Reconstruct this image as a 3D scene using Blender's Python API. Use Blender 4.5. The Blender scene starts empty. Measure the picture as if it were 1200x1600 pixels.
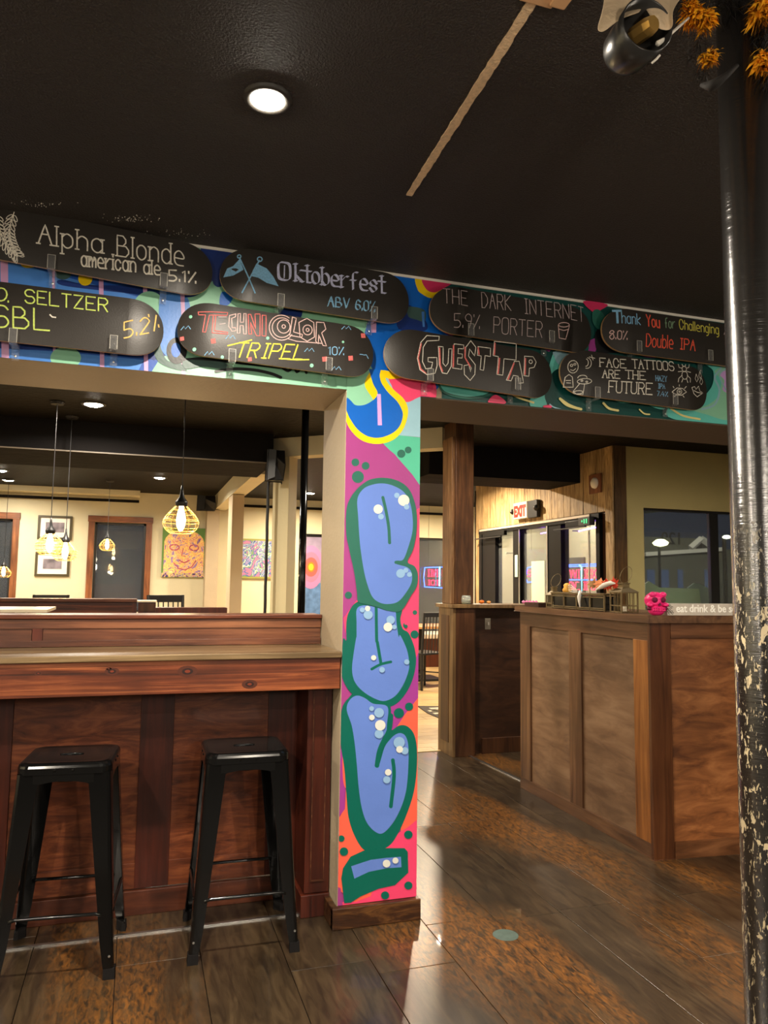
import bpy, math, random
import numpy as np
from mathutils import Vector, Matrix
from mathutils.geometry import tessellate_polygon
random.seed(7)
S = bpy.context.scene
# ------------------------------------------------------------------ camera, world, exposure
F, PIT, ROL, YAW, H = 1186.03, 0.0919327, 0.0130721, 0.3111638, 1.36
fw = Vector((math.sin(YAW)*math.cos(PIT), math.cos(YAW)*math.cos(PIT), math.sin(PIT)))
r0 = Vector((math.cos(YAW), -math.sin(YAW), 0)); u0 = r0.cross(fw)
cr = math.cos(ROL)*r0 + math.sin(ROL)*u0; cu = -math.sin(ROL)*r0 + math.cos(ROL)*u0
cam = bpy.data.objects.new('camera', bpy.data.cameras.new('camera')); S.collection.objects.link(cam)
M = Matrix((cr, cu, -fw)).transposed().to_4x4(); M.translation = (0, 0, H); cam.matrix_world = M
cam.data.sensor_fit = 'HORIZONTAL'; cam.data.sensor_width = 36; cam.data.lens = 36*F/1200
cam.data.clip_start = .02; S.camera = cam
w = bpy.data.worlds.new('night'); S.world = w; w.use_nodes = True
w.node_tree.nodes['Background'].inputs[0].default_value = (.010, .014, .024, 1)
w.node_tree.nodes['Background'].inputs[1].default_value = .6
S.view_settings.view_transform = 'Standard'; S.view_settings.look = 'None'
S.view_settings.exposure = 0.95; S.view_settings.gamma = 1
S.view_settings.use_curve_mapping = False
WARM = (1, .80, .56); SOFT = (1, .88, .72)
# recessed ceiling lamps: (x, y, z, watts, colour, label)
LAMPS = [(.29, 2.01, 2.7, 40, SOFT, 'large bright round ceiling light above the beer boards'),
 (-.38, 6.17, 2.7, 40, SOFT, 'round ceiling light just behind the painted beam, above the left opening'),
 (-1.70, 10.5, 2.7, 36, SOFT, 'upper of the two round ceiling lights at the far left edge'),
 (-1.76, 11.5, 2.7, 24, SOFT, 'lower of the two round ceiling lights at the far left edge'),
 (.22, 10.4, 2.7, 38, SOFT, 'round ceiling light at the far wall left of the big wire pendant'),
 (2.44, 11.3, 2.7, 58, WARM, 'round ceiling light seen between the black pole and the painted pillar'),
 (4.72, 11.2, 2.7, 44, WARM, 'small round ceiling light seen just right of the painted pillar'),
 (3.45, 8.35, 2.7, 85, WARM, 'ceiling light behind the black bulkhead near the exit doors'),
 (-1.3, .4, 2.7, 40, SOFT, 'ceiling light behind the camera, on the left'),
 (2.5, .7, 2.7, 36, SOFT, 'ceiling light behind the camera, on the right'),
 (.5, -1.6, 2.7, 45, SOFT, 'ceiling light behind the camera, in the middle'),
 (-4.2, 2.4, 2.7, 55, SOFT, 'added unseen ceiling light brightening the left wall'),  # added out of view so the steel pole reflects a bright wall
 (-4.2, .2, 2.7, 55, SOFT, 'added unseen ceiling light brightening the left wall behind the camera'),  # second added lamp for the left wall's brightness
 (4.7, 3.9, 2.7, 30, SOFT, 'ceiling light out of view above the right side of the host stand'),
 (-2.2, 6.2, 2.7, 40, SOFT, 'ceiling light out of view left of the booths'),
 (5.0, 8.5, 2.7, 16, SOFT, 'added ceiling light brightening the lobby beyond the entry doors'),  # lamp added to brighten the lobby behind the door glass
 (1.9, 4.9, 2.7, 26, SOFT, 'ceiling light hidden behind the painted beam')]

# ------------------------------------------------------------------ projection helpers (surveying the photo onto real planes)
def ray(x, y):
    x = float(x); y = float(y)
    return fw + (x-600)/F*cr - (y-800)/F*cu
def onY(x, y, Y):
    d = ray(x, y); return Vector((0, 0, H)) + d*(Y/d.y)
def onX(x, y, X):
    d = ray(x, y); return Vector((0, 0, H)) + d*(X/d.x)
def onZ(x, y, Z=0.0):
    d = ray(x, y); return Vector((0, 0, H)) + d*((Z-H)/d.z)
def atD(x, y, D): return Vector((0, 0, H)) + ray(x, y)*D
def lin(c): return c/12.92 if c <= .04045 else ((c+.055)/1.055)**2.4
def rgb(r, g, b): return (lin(r/255), lin(g/255), lin(b/255), 1)

# ------------------------------------------------------------------ materials
MATS = {}
def mat(name, col=(.5, .5, .5, 1), rough=.6, metal=0, spec=.5, emit=None, es=0, trans=0, ior=1.45, coat=0, alpha=1,
        noise=None, bump=0, bscale=40, vary=.0):
    if name in MATS: return MATS[name]
    m = bpy.data.materials.new(name); m.use_nodes = True; nt = m.node_tree; b = nt.nodes['Principled BSDF']
    I = b.inputs
    I['Base Color'].default_value = col; I['Roughness'].default_value = rough; I['Metallic'].default_value = metal
    I['Specular IOR Level'].default_value = spec; I['Transmission Weight'].default_value = trans; I['IOR'].default_value = ior
    I['Coat Weight'].default_value = coat; I['Alpha'].default_value = alpha
    if emit: I['Emission Color'].default_value = emit; I['Emission Strength'].default_value = es
    tc = nt.nodes.new('ShaderNodeTexCoord')
    n = nt.nodes.new('ShaderNodeTexNoise'); n.inputs['Scale'].default_value = bscale; n.inputs['Detail'].default_value = 5
    nt.links.new(tc.outputs['Object'], n.inputs['Vector'])
    if vary:
        mx = nt.nodes.new('ShaderNodeMixRGB'); mx.blend_type = 'MULTIPLY'; mx.inputs[0].default_value = 1
        cr_ = nt.nodes.new('ShaderNodeValToRGB'); cr_.color_ramp.elements[0].position = .3; cr_.color_ramp.elements[1].position = .7
        k = 1-vary; cr_.color_ramp.elements[0].color = (k, k, k, 1); cr_.color_ramp.elements[1].color = (1, 1, 1, 1)
        n2 = nt.nodes.new('ShaderNodeTexNoise'); n2.inputs['Scale'].default_value = noise or 4; n2.inputs['Detail'].default_value = 6
        nt.links.new(tc.outputs['Object'], n2.inputs['Vector']); nt.links.new(n2.outputs['Fac'], cr_.inputs[0])
        mx.inputs[1].default_value = col; nt.links.new(cr_.outputs[0], mx.inputs[2]); nt.links.new(mx.outputs[0], I['Base Color'])
    if bump:
        bp = nt.nodes.new('ShaderNodeBump'); bp.inputs['Strength'].default_value = bump; bp.inputs['Distance'].default_value = .01
        nt.links.new(n.outputs['Fac'], bp.inputs['Height']); nt.links.new(bp.outputs[0], I['Normal'])
    MATS[name] = m; return m
def wood(name, c1, c2, c3, axis='x', scale=3.0, rough=.45, stretch=.09, figure=1.2, spec=.4, bump=.15, knots=False, coat=0, rnd=False, wear=None):
    """three-colour grain stretched along one axis, with a broad mottling and optional knots / worn patches"""
    if name in MATS: return MATS[name]
    m = bpy.data.materials.new(name); m.use_nodes = True; nt = m.node_tree; L = nt.links.new; b = nt.nodes['Principled BSDF']
    N = nt.nodes.new
    tc = N('ShaderNodeTexCoord'); mp = N('ShaderNodeMapping')
    s = [1, 1, 1]; s['xyz'.index(axis)] = stretch; mp.inputs['Scale'].default_value = s
    vec = tc.outputs['Object']
    if rnd:
        oi = N('ShaderNodeObjectInfo'); ad = N('ShaderNodeVectorMath'); ad.operation = 'ADD'
        mu = N('ShaderNodeVectorMath'); mu.operation = 'SCALE'; mu.inputs[0].default_value = (13, 17, 5)
        L(oi.outputs['Random'], mu.inputs['Scale']); L(mu.outputs[0], ad.inputs[1]); L(vec, ad.inputs[0]); vec = ad.outputs[0]
    L(vec, mp.inputs['Vector'])
    n = N('ShaderNodeTexNoise'); n.inputs['Scale'].default_value = scale*9; n.inputs['Detail'].default_value = 9; n.inputs['Distortion'].default_value = figure
    n.inputs['Roughness'].default_value = .62
    L(mp.outputs[0], n.inputs['Vector'])
    r = N('ShaderNodeValToRGB'); e = r.color_ramp.elements
    e[0].position = .30; e[0].color = c1; e[1].position = .72; e[1].color = c3; k = e.new(.5); k.color = c2
    L(n.outputs['Fac'], r.inputs[0])
    g = N('ShaderNodeTexNoise'); g.inputs['Scale'].default_value = scale*.9; g.inputs['Detail'].default_value = 4; L(vec, g.inputs['Vector'])
    gr = N('ShaderNodeValToRGB'); gr.color_ramp.elements[0].position = .35; gr.color_ramp.elements[0].color = (.5, .5, .5, 1)
    gr.color_ramp.elements[1].position = .65; gr.color_ramp.elements[1].color = (1, 1, 1, 1); L(g.outputs['Fac'], gr.inputs[0])
    mx = N('ShaderNodeMixRGB'); mx.blend_type = 'MULTIPLY'; mx.inputs[0].default_value = .8; L(r.outputs[0], mx.inputs[1]); L(gr.outputs[0], mx.inputs[2])
    out = mx.outputs[0]
    if knots:
        v = N('ShaderNodeTexVoronoi'); v.inputs['Scale'].default_value = 2.4; mk = N('ShaderNodeMapping'); sk = [2.2]*3; sk['xyz'.index(axis)] = 1.2
        mk.inputs['Scale'].default_value = sk; L(vec, mk.inputs['Vector']); L(mk.outputs[0], v.inputs['Vector'])
        kr = N('ShaderNodeValToRGB'); kr.color_ramp.elements[0].color = (.12, .1, .1, 1); kr.color_ramp.elements[1].position = .16; kr.color_ramp.elements[1].color = (1, 1, 1, 1)
        L(v.outputs['Distance'], kr.inputs[0]); m2 = N('ShaderNodeMixRGB'); m2.blend_type = 'MULTIPLY'; m2.inputs[0].default_value = 1
        L(out, m2.inputs[1]); L(kr.outputs[0], m2.inputs[2]); out = m2.outputs[0]
    if wear:
        wc, wp = wear
        if rnd: gp = N('ShaderNodeNewGeometry'); wv = gp.outputs['Position']
        else: wv = vec
        wn = N('ShaderNodeTexNoise'); wn.inputs['Scale'].default_value = 1.7; wn.inputs['Detail'].default_value = 3; wn.inputs['Distortion'].default_value = .5
        mw = N('ShaderNodeMapping'); sw = [1, 1, 1]; sw['xyz'.index(axis)] = .32; mw.inputs['Scale'].default_value = sw; L(wv, mw.inputs['Vector']); L(mw.outputs[0], wn.inputs['Vector'])
        fn = N('ShaderNodeTexNoise'); fn.inputs['Scale'].default_value = 70; fn.inputs['Detail'].default_value = 9; fn.inputs['Distortion'].default_value = 1.0
        m5 = N('ShaderNodeMapping'); m5.inputs['Scale'].default_value = s if not rnd else [1, .3, 1]; L(wv, m5.inputs['Vector']); L(m5.outputs[0], fn.inputs['Vector'])
        sm = N('ShaderNodeMath'); sm.operation = 'MULTIPLY'
        ra = N('ShaderNodeValToRGB'); ra.color_ramp.elements[0].position = wp; ra.color_ramp.elements[1].position = wp+.14; L(wn.outputs['Fac'], ra.inputs[0])
        rb = N('ShaderNodeValToRGB'); rb.color_ramp.elements[0].position = .36; rb.color_ramp.elements[1].position = .80; L(fn.outputs['Fac'], rb.inputs[0])
        L(ra.outputs[0], sm.inputs[0]); L(rb.outputs[0], sm.inputs[1])
        m3 = N('ShaderNodeMixRGB'); L(sm.outputs[0], m3.inputs[0]); L(out, m3.inputs[1]); m3.inputs[2].default_value = wc; out = m3.outputs[0]
    L(out, b.inputs['Base Color'])
    b.inputs['Roughness'].default_value = rough; b.inputs['Specular IOR Level'].default_value = spec; b.inputs['Coat Weight'].default_value = coat
    if bump:
        bp = N('ShaderNodeBump'); bp.inputs['Strength'].default_value = bump; bp.inputs['Distance'].default_value = .004
        L(n.outputs['Fac'], bp.inputs['Height']); L(bp.outputs[0], b.inputs['Normal'])
    MATS[name] = m; return m

M_ceil = mat('black_textured_ceiling', (.030, .023, .019, 1), .55, bump=1.0, bscale=150, spec=.5)
M_ceil2 = mat('black_flat_ceiling', (.007, .006, .005, 1), .6, bump=.5, bscale=25, spec=.12)
M_blk = mat('black_paint', (.010, .009, .009, 1), .85, bump=.8, bscale=7, spec=.08)
M_gloss = mat('gloss_black_metal', (.003, .003, .003, 1), .13, metal=0, spec=.38, coat=.08)
M_satin = mat('satin_black_plastic', (.012, .012, .013, 1), .4)
M_cream = mat('cream_wall_paint', rgb(204, 196, 166), .75, bump=.1, bscale=60, vary=.06)
M_greige = mat('greige_paint', rgb(176, 160, 134), .6, bump=.15, bscale=50, vary=.08)
M_greigeD = mat('brown_right_soffit', rgb(92, 78, 66), .6, bump=.1, bscale=40)  # browner and darker than the greige of the rest of the beam
M_green = mat('olive_cream_paint', rgb(178, 165, 112), .75, bump=.08, bscale=60, vary=.05)
M_white = mat('white_paint', rgb(222, 216, 204), .6)
M_dark = mat('dark_void', (.004, .004, .004, 1), .9)
M_glass = mat('window_glass', (.80, .86, .86, 1), .02, trans=.95, ior=1.45, spec=.5)
M_acr = mat('clear_acrylic', (.96, .97, .97, 1), .05, trans=.9, ior=1.3, alpha=.42)
M_chrome = mat('brushed_metal', (.6, .6, .58, 1), .3, metal=1)
M_apron = wood('red_stained_pine', rgb(54, 22, 10), rgb(106, 50, 25), rgb(168, 96, 54), 'x', 4.5, .42, .035, .9)
M_apronL = wood('ledge_pine', rgb(60, 28, 16), rgb(104, 60, 38), rgb(146, 94, 62), 'x', 2.4, .42, .06, 1.0)
M_ctop = wood('worn_counter_top', rgb(70, 54, 36), rgb(120, 98, 68), rgb(160, 136, 98), 'x', 2.5, .33, .05, .9, coat=.2)
M_panel = wood('figured_plywood', rgb(70, 32, 18), rgb(112, 56, 30), rgb(148, 84, 48), 'x', 1.9, .42, .22, 2.6, bump=.1)
M_stile = wood('dark_stained_stile', rgb(46, 17, 9), rgb(74, 28, 15), rgb(100, 42, 22), 'z', 2.4, .4, .06, .9)
M_hpanel = wood('host_plywood', rgb(84, 56, 36), rgb(128, 92, 62), rgb(160, 122, 86), 'x', 1.0, .5, .4, 2.8, bump=.1, wear=(rgb(170, 136, 104), .56))
M_hstile = wood('host_stile', rgb(64, 40, 24), rgb(98, 66, 42), rgb(126, 92, 62), 'z', 2.2, .42, .06, .8)
M_hrail = wood('host_rail', rgb(64, 40, 24), rgb(98, 66, 42), rgb(126, 92, 62), 'y', 2.2, .42, .06, .8)
M_hrailx = wood('host_rail_front', rgb(64, 38, 20), rgb(98, 60, 34), rgb(126, 82, 50), 'x', 2.2, .42, .06, .8)
M_hpanelF = wood('host_front_plywood', rgb(84, 46, 22), rgb(132, 80, 42), rgb(168, 110, 64), 'x', 1.6, .5, .25, .8, bump=.06, wear=(rgb(166, 130, 96), .58))
M_hcorner = wood('amber_corner_post', rgb(96, 54, 22), rgb(142, 88, 40), rgb(172, 116, 60), 'z', 2.2, .42, .06, .8)
M_far = wood('far_dark_wood', rgb(44, 24, 12), rgb(72, 42, 22), rgb(98, 62, 36), 'z', 2, .45, .07, .8)
M_farlt = wood('far_pale_wood', rgb(82, 60, 36), rgb(118, 90, 56), rgb(148, 118, 78), 'z', 2, .45, .07, .8)  # paler than the far dark wood
M_plankw = wood('weathered_wall_plank', rgb(104, 80, 50), rgb(180, 148, 100), rgb(216, 188, 140), 'z', 2.0, .6, .12, 2.0, rnd=True)
M_trim = wood('red_oak_trim', rgb(92, 50, 24), rgb(132, 78, 42), rgb(160, 102, 58), 'z', 3, .45, .08, .8)
M_floor = wood('worn_plank_floor', rgb(36, 27, 19), rgb(56, 44, 30), rgb(74, 60, 42), 'y', 3.2, .30, .16, .9, spec=.5, bump=.12, rnd=True, coat=.15, wear=(rgb(140, 88, 34), .47))
M_floorlt = wood('light_plank_floor', rgb(148, 118, 74), rgb(186, 156, 108), rgb(208, 182, 134), 'x', 2.0, .35, .08, 1.0)
M_base = wood('scuffed_base', rgb(34, 20, 13), rgb(62, 36, 20), rgb(112, 74, 38), 'x', 2.5, .35, .15, 2.0)
M_ply = mat('maple_ply_edge', rgb(200, 160, 110), .5)
M_deck = mat('blackboard_deck', rgb(44, 40, 36), .40, spec=.5, bump=.06, bscale=200, vary=.15, noise=7)

# ------------------------------------------------------------------ mesh builder and object helpers
class MB:
    def __init__(s): s.v = []; s.f = []; s.m = []
    def add(s, vs, fs, mi=0):
        o = len(s.v); s.v += [tuple(p) for p in vs]; s.f += [tuple(i+o for i in f) for f in fs]; s.m += [mi]*len(fs); return s
    def box(s, x0, x1, y0, y1, z0, z1, mi=0):
        v = [(x, y, z) for z in (z0, z1) for y in (y0, y1) for x in (x0, x1)]
        return s.add(v, [(0, 2, 3, 1), (4, 5, 7, 6), (0, 1, 5, 4), (2, 6, 7, 3), (0, 4, 6, 2), (1, 3, 7, 5)], mi)
    def obox(s, c, ax, hx, hy, z0, z1, mi=0):
        """upright box about c, long axis ax (unit xy)"""
        a = Vector((ax[0], ax[1], 0)).normalized(); n = Vector((-a.y, a.x, 0)); c = Vector((c[0], c[1], 0)); v = []
        for z in (z0, z1):
            for q in (-1, 1):
                for p in (-1, 1): v.append(tuple(c+a*hx*p+n*hy*q+Vector((0, 0, z))))
        return s.add(v, [(0, 2, 3, 1), (4, 5, 7, 6), (0, 1, 5, 4), (2, 6, 7, 3), (0, 4, 6, 2), (1, 3, 7, 5)], mi)
    def tube(s, pts, r, n=8, mi=0, cap=True, closed=False):
        pts = [Vector(p) for p in pts]; k = len(pts); rr = r if isinstance(r, (list, tuple)) else [r]*k; o = []; up = None
        for i, p in enumerate(pts):
            if closed: t = (pts[(i+1) % k]-pts[i-1])
            else: t = (pts[min(i+1, k-1)]-pts[max(i-1, 0)])
            t.normalize()
            if up is None: up = Vector((0, 0, 1)) if abs(t.z) < .9 else Vector((1, 0, 0))
            a = t.cross(up).normalized(); b = t.cross(a).normalized(); up = -b if False else up
            for j in range(n):
                th = 2*math.pi*j/n; o.append(p+(a*math.cos(th)+b*math.sin(th))*rr[i])
        f = []
        for i in range(k if closed else k-1):
            i2 = (i+1) % k
            for j in range(n): f.append((i*n+j, i*n+(j+1) % n, i2*n+(j+1) % n, i2*n+j))
        if cap and not closed: f.append(tuple(range(n-1, -1, -1))); f.append(tuple((k-1)*n+j for j in range(n)))
        return s.add(o, f, mi)
    def lathe(s, c, prof, n=24, mi=0, axis=(0, 0, 1)):
        c = Vector(c); ax = Vector(axis).normalized(); a = ax.orthogonal().normalized(); b = ax.cross(a); o = []
        for r, z in prof:
            for j in range(n):
                th = 2*math.pi*j/n; o.append(c+ax*float(z)+(a*math.cos(th)+b*math.sin(th))*max(r, 1e-4))
        f = []
        for i in range(len(prof)-1):
            for j in range(n): f.append((i*n+j, i*n+(j+1) % n, (i+1)*n+(j+1) % n, (i+1)*n+j))
        return s.add(o, f, mi)
    def poly(s, pts, mi=0):
        t = tessellate_polygon([[Vector(p) for p in pts]])
        return s.add(pts, [tuple(x) for x in t], mi)
    def prism(s, pts, off, mi=0):
        """closed polygon of 3-D points extruded by vector off"""
        n = len(pts); off = Vector(off); q = [Vector(p) for p in pts]; v = q+[p+off for p in q]
        t = tessellate_polygon([q]); f = [tuple(x) for x in t]+[tuple(i+n for i in reversed(x)) for x in t]
        f += [(i, (i+1) % n, (i+1) % n+n, i+n) for i in range(n)]
        return s.add(v, f, mi)
def wloc(o):
    p = Vector((0, 0, 0))
    while o: p += o.location; o = o.parent
    return p
def link(o, parent=None):
    S.collection.objects.link(o)
    if parent: o.parent = parent
    return o
def obj(name, mb, mats, parent=None, loc=None, bev=0, smooth=False, label=None, kind=None, local=False):
    """loc: origin for a top-level mesh; world-space vertices are rebased on the origin unless local"""
    me = bpy.data.meshes.new(name)
    org = Vector(loc) if loc is not None else (wloc(parent) if parent else Vector((0, 0, 0)))
    vs = mb.v if local else [(x-org.x, y-org.y, z-org.z) for x, y, z in mb.v]
    me.from_pydata(vs, [], mb.f)
    if not isinstance(mats, (list, tuple)): mats = [mats]
    for m in mats: me.materials.append(m)
    me.polygons.foreach_set('material_index', mb.m)
    if smooth: me.polygons.foreach_set('use_smooth', [True]*len(me.polygons))
    me.update()
    o = bpy.data.objects.new(name, me); link(o, parent)
    if not parent: o.location = org
    if bev:
        b = o.modifiers.new('bevel', 'BEVEL'); b.width = bev; b.segments = 2; b.limit_method = 'ANGLE'
    if smooth == 'auto':
        pass
    if label: o['label'] = label
    if kind: o['kind'] = kind
    return o
def tag(o, label, cat, group=None):
    o['label'] = label; o['category'] = cat
    if group: o['group'] = group
    return o
def thing(name, label, cat, loc=(0, 0, 0), rz=0, group=None):
    o = bpy.data.objects.new(name, None); o.empty_display_size = .05; link(o); o.location = loc; o.rotation_euler = (0, 0, rz)
    return tag(o, label, cat, group)
def struct(name, mb, m, parent=None, **k):
    o = obj(name, mb, m, parent, **k)
    if not parent: o['kind'] = 'structure'
    return o
def B(*a): return MB().box(*a)

# ------------------------------------------------------------------ ROOM SHELL
YW = 3.037; YB = 3.47; ZB = 2.165; ZC = 2.70; PX0, PX1 = .803, 1.134
fl = struct('floor', B(-5, 9, -4, 5.87, -.10, -.012), mat('dark_subfloor', (.02, .016, .012, 1), .7))
pit = .292; k = 0
lens = {0: 2.955, 1: 4.11, 2: 2.93, 3: 3.62, 4: 2.92, -1: 3.85, -2: 2.75, -3: 3.4}
pm = {}
for c in range(-9, 13):
    x0 = 1.148+c*pit; j = lens.get(c, 2.3+((c*37) % 11)/11*1.2); ys = [j+1.2*q for q in range(-3, 5)]
    ys = [1.2]+[y for y in ys if 1.25 < y < 5.8]+[5.868]
    for a, b_ in zip(ys, ys[1:]):
        ln = round(b_-a, 3)
        if ln not in pm:
            pm[ln] = obj('plank', MB().box(.0012, pit-.0012, .0012, ln-.0012, -.012, 0), M_floor, fl, bev=.0015, local=True); p = pm[ln]
        else: p = pm[ln].copy(); link(p)
        p.location = (x0, a, 0)
struct('floor', B(-5, 9, 5.87, 14, -.10, -.006), mat('light_subfloor', rgb(120, 95, 60), .6))
lf = bpy.data.objects['floor.001']
mb = MB(); y = 5.872; i = 0
while y < 12.3:
    i += 1; x = -1 - (i*.53) % 1.3
    while x < 6:
        mb.box(x+.001, x+1.298, y+.001, y+.147, -.006, 0); x += 1.3
    y += .149
obj('plank', mb, M_floorlt, lf, kind='stuff')
obj('threshold_strip', MB().box(1.14, 2.57, 5.855, 5.885, 0, .006), mat('oak_strip', rgb(190, 160, 110), .4), lf)
tag(obj('floor_strip', MB().box(-1.6, .70, 3.185, 3.2, 0, .006), M_chrome, loc=(-.4, 3.19, 0)), 'thin metal edge strip on the floor under the bar stools', 'floor strip')
mb = MB(); a = onZ(740, 1184.6); b_ = onZ(812, 1219); d = (b_-a).normalized()
mb.obox(((a.x+b_.x)/2, (a.y+b_.y)/2), (d.x, d.y), .6, .011, 0, .007)
tag(obj('floor_strip', mb, M_chrome, loc=(a.x, a.y, 0)), 'slanting metal strip on the floor left of the panelled host stand', 'floor strip')
ceil = struct('ceiling', B(-5, 9, -4, YB, ZC, ZC+.1), M_ceil)
struct('ceiling', B(-5, 9, YB, 14, ZC, ZC+.1), M_ceil2)
# flaked patches of paint at the ceiling edge above the boards
mb = MB()
for (cx, cy, n) in ((205, 350, 60), (940, 455, 0), (60, 328, 30), (280, 372, 30)):
    for q in range(n):
        p = onZ(cx+random.gauss(0, 14)*1.6, cy+random.gauss(0, 3)-8, ZC); s_ = random.uniform(.0006, .0018)
        if p.y < YW-.01: mb.box(p.x-s_, p.x+s_, p.y-s_, p.y+s_, ZC-.0012, ZC+.001)
obj('flaked_paint', mb, M_white, ceil, kind='stuff')
# tan strip on the ceiling and its plate
mb = MB(); pts = []; N_ = 60
L_, R_ = [], []
for i in range(N_+1):
    t = i/N_; x = .842-.03*t; y = 2.38-.93*t; wd = .0115+.002*math.sin(t*3)+random.uniform(-.0016, .0016)
    L_.append((x-wd, y, ZC-.004)); R_.append((x+wd+random.uniform(-.001, .001), y, ZC-.004))
mb.prism(L_+R_[::-1], (0, 0, .0045))
tag(obj('ceiling_strip', mb, mat('raw_tan_plaster', rgb(246, 214, 172), .8, bump=.6, bscale=120, vary=.25, noise=90), loc=(.83, 2.0, ZC)), 'rough tan strip running across the black ceiling', 'ceiling strip')
mb = MB(); mb.box(.775, .86, 1.36, 1.455, ZC-.012, ZC); mb.box(.845, .885, 1.37, 1.44, ZC-.02, ZC-.004)
tag(obj('ceiling_plate', mb, mat('tan_plate', rgb(215, 170, 125), .6), loc=(.82, 1.41, ZC), bev=.004), 'tan square plate at the top end of the ceiling strip', 'plate')
# walls around (behind / left are outside the picture)
struct('wall_left', B(-5, -4.9, -4, 14, 0, ZC), M_cream)
struct('wall_behind', B(-5, 9, -4.1, -4, 0, ZC), mat('dark_brown_paint', rgb(52, 40, 32), .7))
struct('wall_far_right', B(8.9, 9, -4, 6.2, 0, ZC), M_green)
# beam + pillar
wc = struct('wall_center', MB().box(-5, 9, YW, YB, ZB, ZC).box(PX0, PX1, YW, YB-.03, 0, ZB), [M_greige], bev=.004)
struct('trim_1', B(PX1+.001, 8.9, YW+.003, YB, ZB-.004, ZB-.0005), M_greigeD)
obj('corner_bead', MB().box(-4.9, 8.8, YW-.005, YW, ZC-.012, ZC), M_white, wc)
# pillar base
pb = obj('baseboard_pillar', MB().box(PX0-.026, PX1+.012, YW-.032, YW-.001, 0, .082).box(PX0-.026, PX0-.001, YW-.03, 3.15, 0, .078).box(PX1+.001, PX1+.012, YW-.03, 3.43, 0, .08), M_base, bev=.004)
pb['kind'] = 'structure'

# ------------------------------------------------------------------ MURAL
PAL = dict(mag=(150, 58, 124), pink=(224, 64, 106), coral=(228, 92, 70), pur=(150, 54, 136), teal=(0, 92, 78), tealg=(34, 96, 82), blue=(92, 122, 196), dblue=(0, 92, 186),  # tealg: lit tone of the upper outlines, also plain green fields
 navy=(14, 44, 112), yel=(236, 200, 0), mint=(134, 192, 160), lblue=(142, 182, 196), tmint=(76, 176, 144), lav=(196, 156, 216), wht=(206, 208, 200), sky=(70, 128, 206),
 pst=(196, 150, 190), blk=(14, 16, 20), dteal=(6, 66, 62), pyel=(224, 212, 140), rose=(200, 44, 92), ltl=(96, 190, 178), hdb=(26, 76, 160), dgr=(60, 88, 84), pal=(150, 190, 214), bub=(132, 168, 204))
pkeys = list(PAL); pmats = [mat('mural_'+k_, rgb(*PAL[k_]), .38, spec=.45, bump=.05, bscale=90, vary=.07, noise=9) for k_ in pkeys]
def cr_smooth(pts, closed=True, n=5):
    if len(pts) < 3: return list(pts)
    o = []; L = len(pts)
    for i in range(L if closed else L-1):
        p0, p1, p2, p3 = [np.array(pts[(i+q) % L] if closed else pts[max(0, min(L-1, i+q))], float) for q in (-1, 0, 1, 2)]
        for t in np.arange(n)/n:
            o.append(tuple(.5*((2*p1)+(-p0+p2)*t+(2*p0-5*p1+4*p2-p3)*t*t+(-p0+3*p1-3*p2+p3)*t**3)))
    if not closed: o.append(tuple(pts[-1]))
    return o
def clip(poly, x0, x1, z0, z1):
    for ax, lim, sg in ((0, x0, 1), (0, x1, -1), (1, z0, 1), (1, z1, -1)):
        out = []; n = len(poly)
        for i in range(n):
            a, b = poly[i], poly[(i+1) % n]; ia = (a[ax]-lim)*sg >= 0; ib = (b[ax]-lim)*sg >= 0
            if ia: out.append(a)
            if ia != ib:
                t = (lim-a[ax])/(b[ax]-a[ax]); out.append((a[0]+(b[0]-a[0])*t, a[1]+(b[1]-a[1])*t))
        poly = out
        if not poly: return []
    return poly
class Mural:
    def __init__(s, T, lim): s.T = T; s.lim = lim; s.mb = MB(); s.k = 0
    def px(s, p): ox, oy, sc = s.T; return (p[0]/sc+ox, p[1]/sc+oy)
    def shape(s, col, pts, smooth=True):
        q = cr_smooth(pts) if smooth else pts
        q = [s.px(p) for p in q]; q = [onY(x, y, YW) for x, y in q]; q = clip([(v.x, v.z) for v in q], *s.lim)
        if len(q) < 3: return
        s.k += 1; y = YW-.0006-.00009*s.k
        s.mb.poly([(a, y, b) for a, b in q], pkeys.index(col))
    def dot(s, col, x, y, r, ry=None):
        s.shape(col, [(x+r*math.cos(a), y+(ry or r)*math.sin(a)) for a in np.linspace(0, 2*math.pi, 14, False)])
    def line(s, col, pts, wd):
        p = cr_smooth(pts, False, 5) if len(pts) > 2 else pts
        L, R = [], []
        for i in range(len(p)):
            a = np.array(p[max(0, i-1)], float); b = np.array(p[min(len(p)-1, i+1)], float); d = (b-a)/max(1e-6, np.hypot(*(b-a))); n = np.array((-d[1], d[0]))
            L.append(tuple(np.array(p[i])+n*wd/2)); R.append(tuple(np.array(p[i])-n*wd/2))
        a = np.array(p[0], float); b = np.array(p[-1], float)
        s.shape(col, L+R[::-1], False); s.dot(col, a[0], a[1], wd/2); s.dot(col, b[0], b[1], wd/2)
XE0, XE1 = -2.2, 4.2
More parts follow.
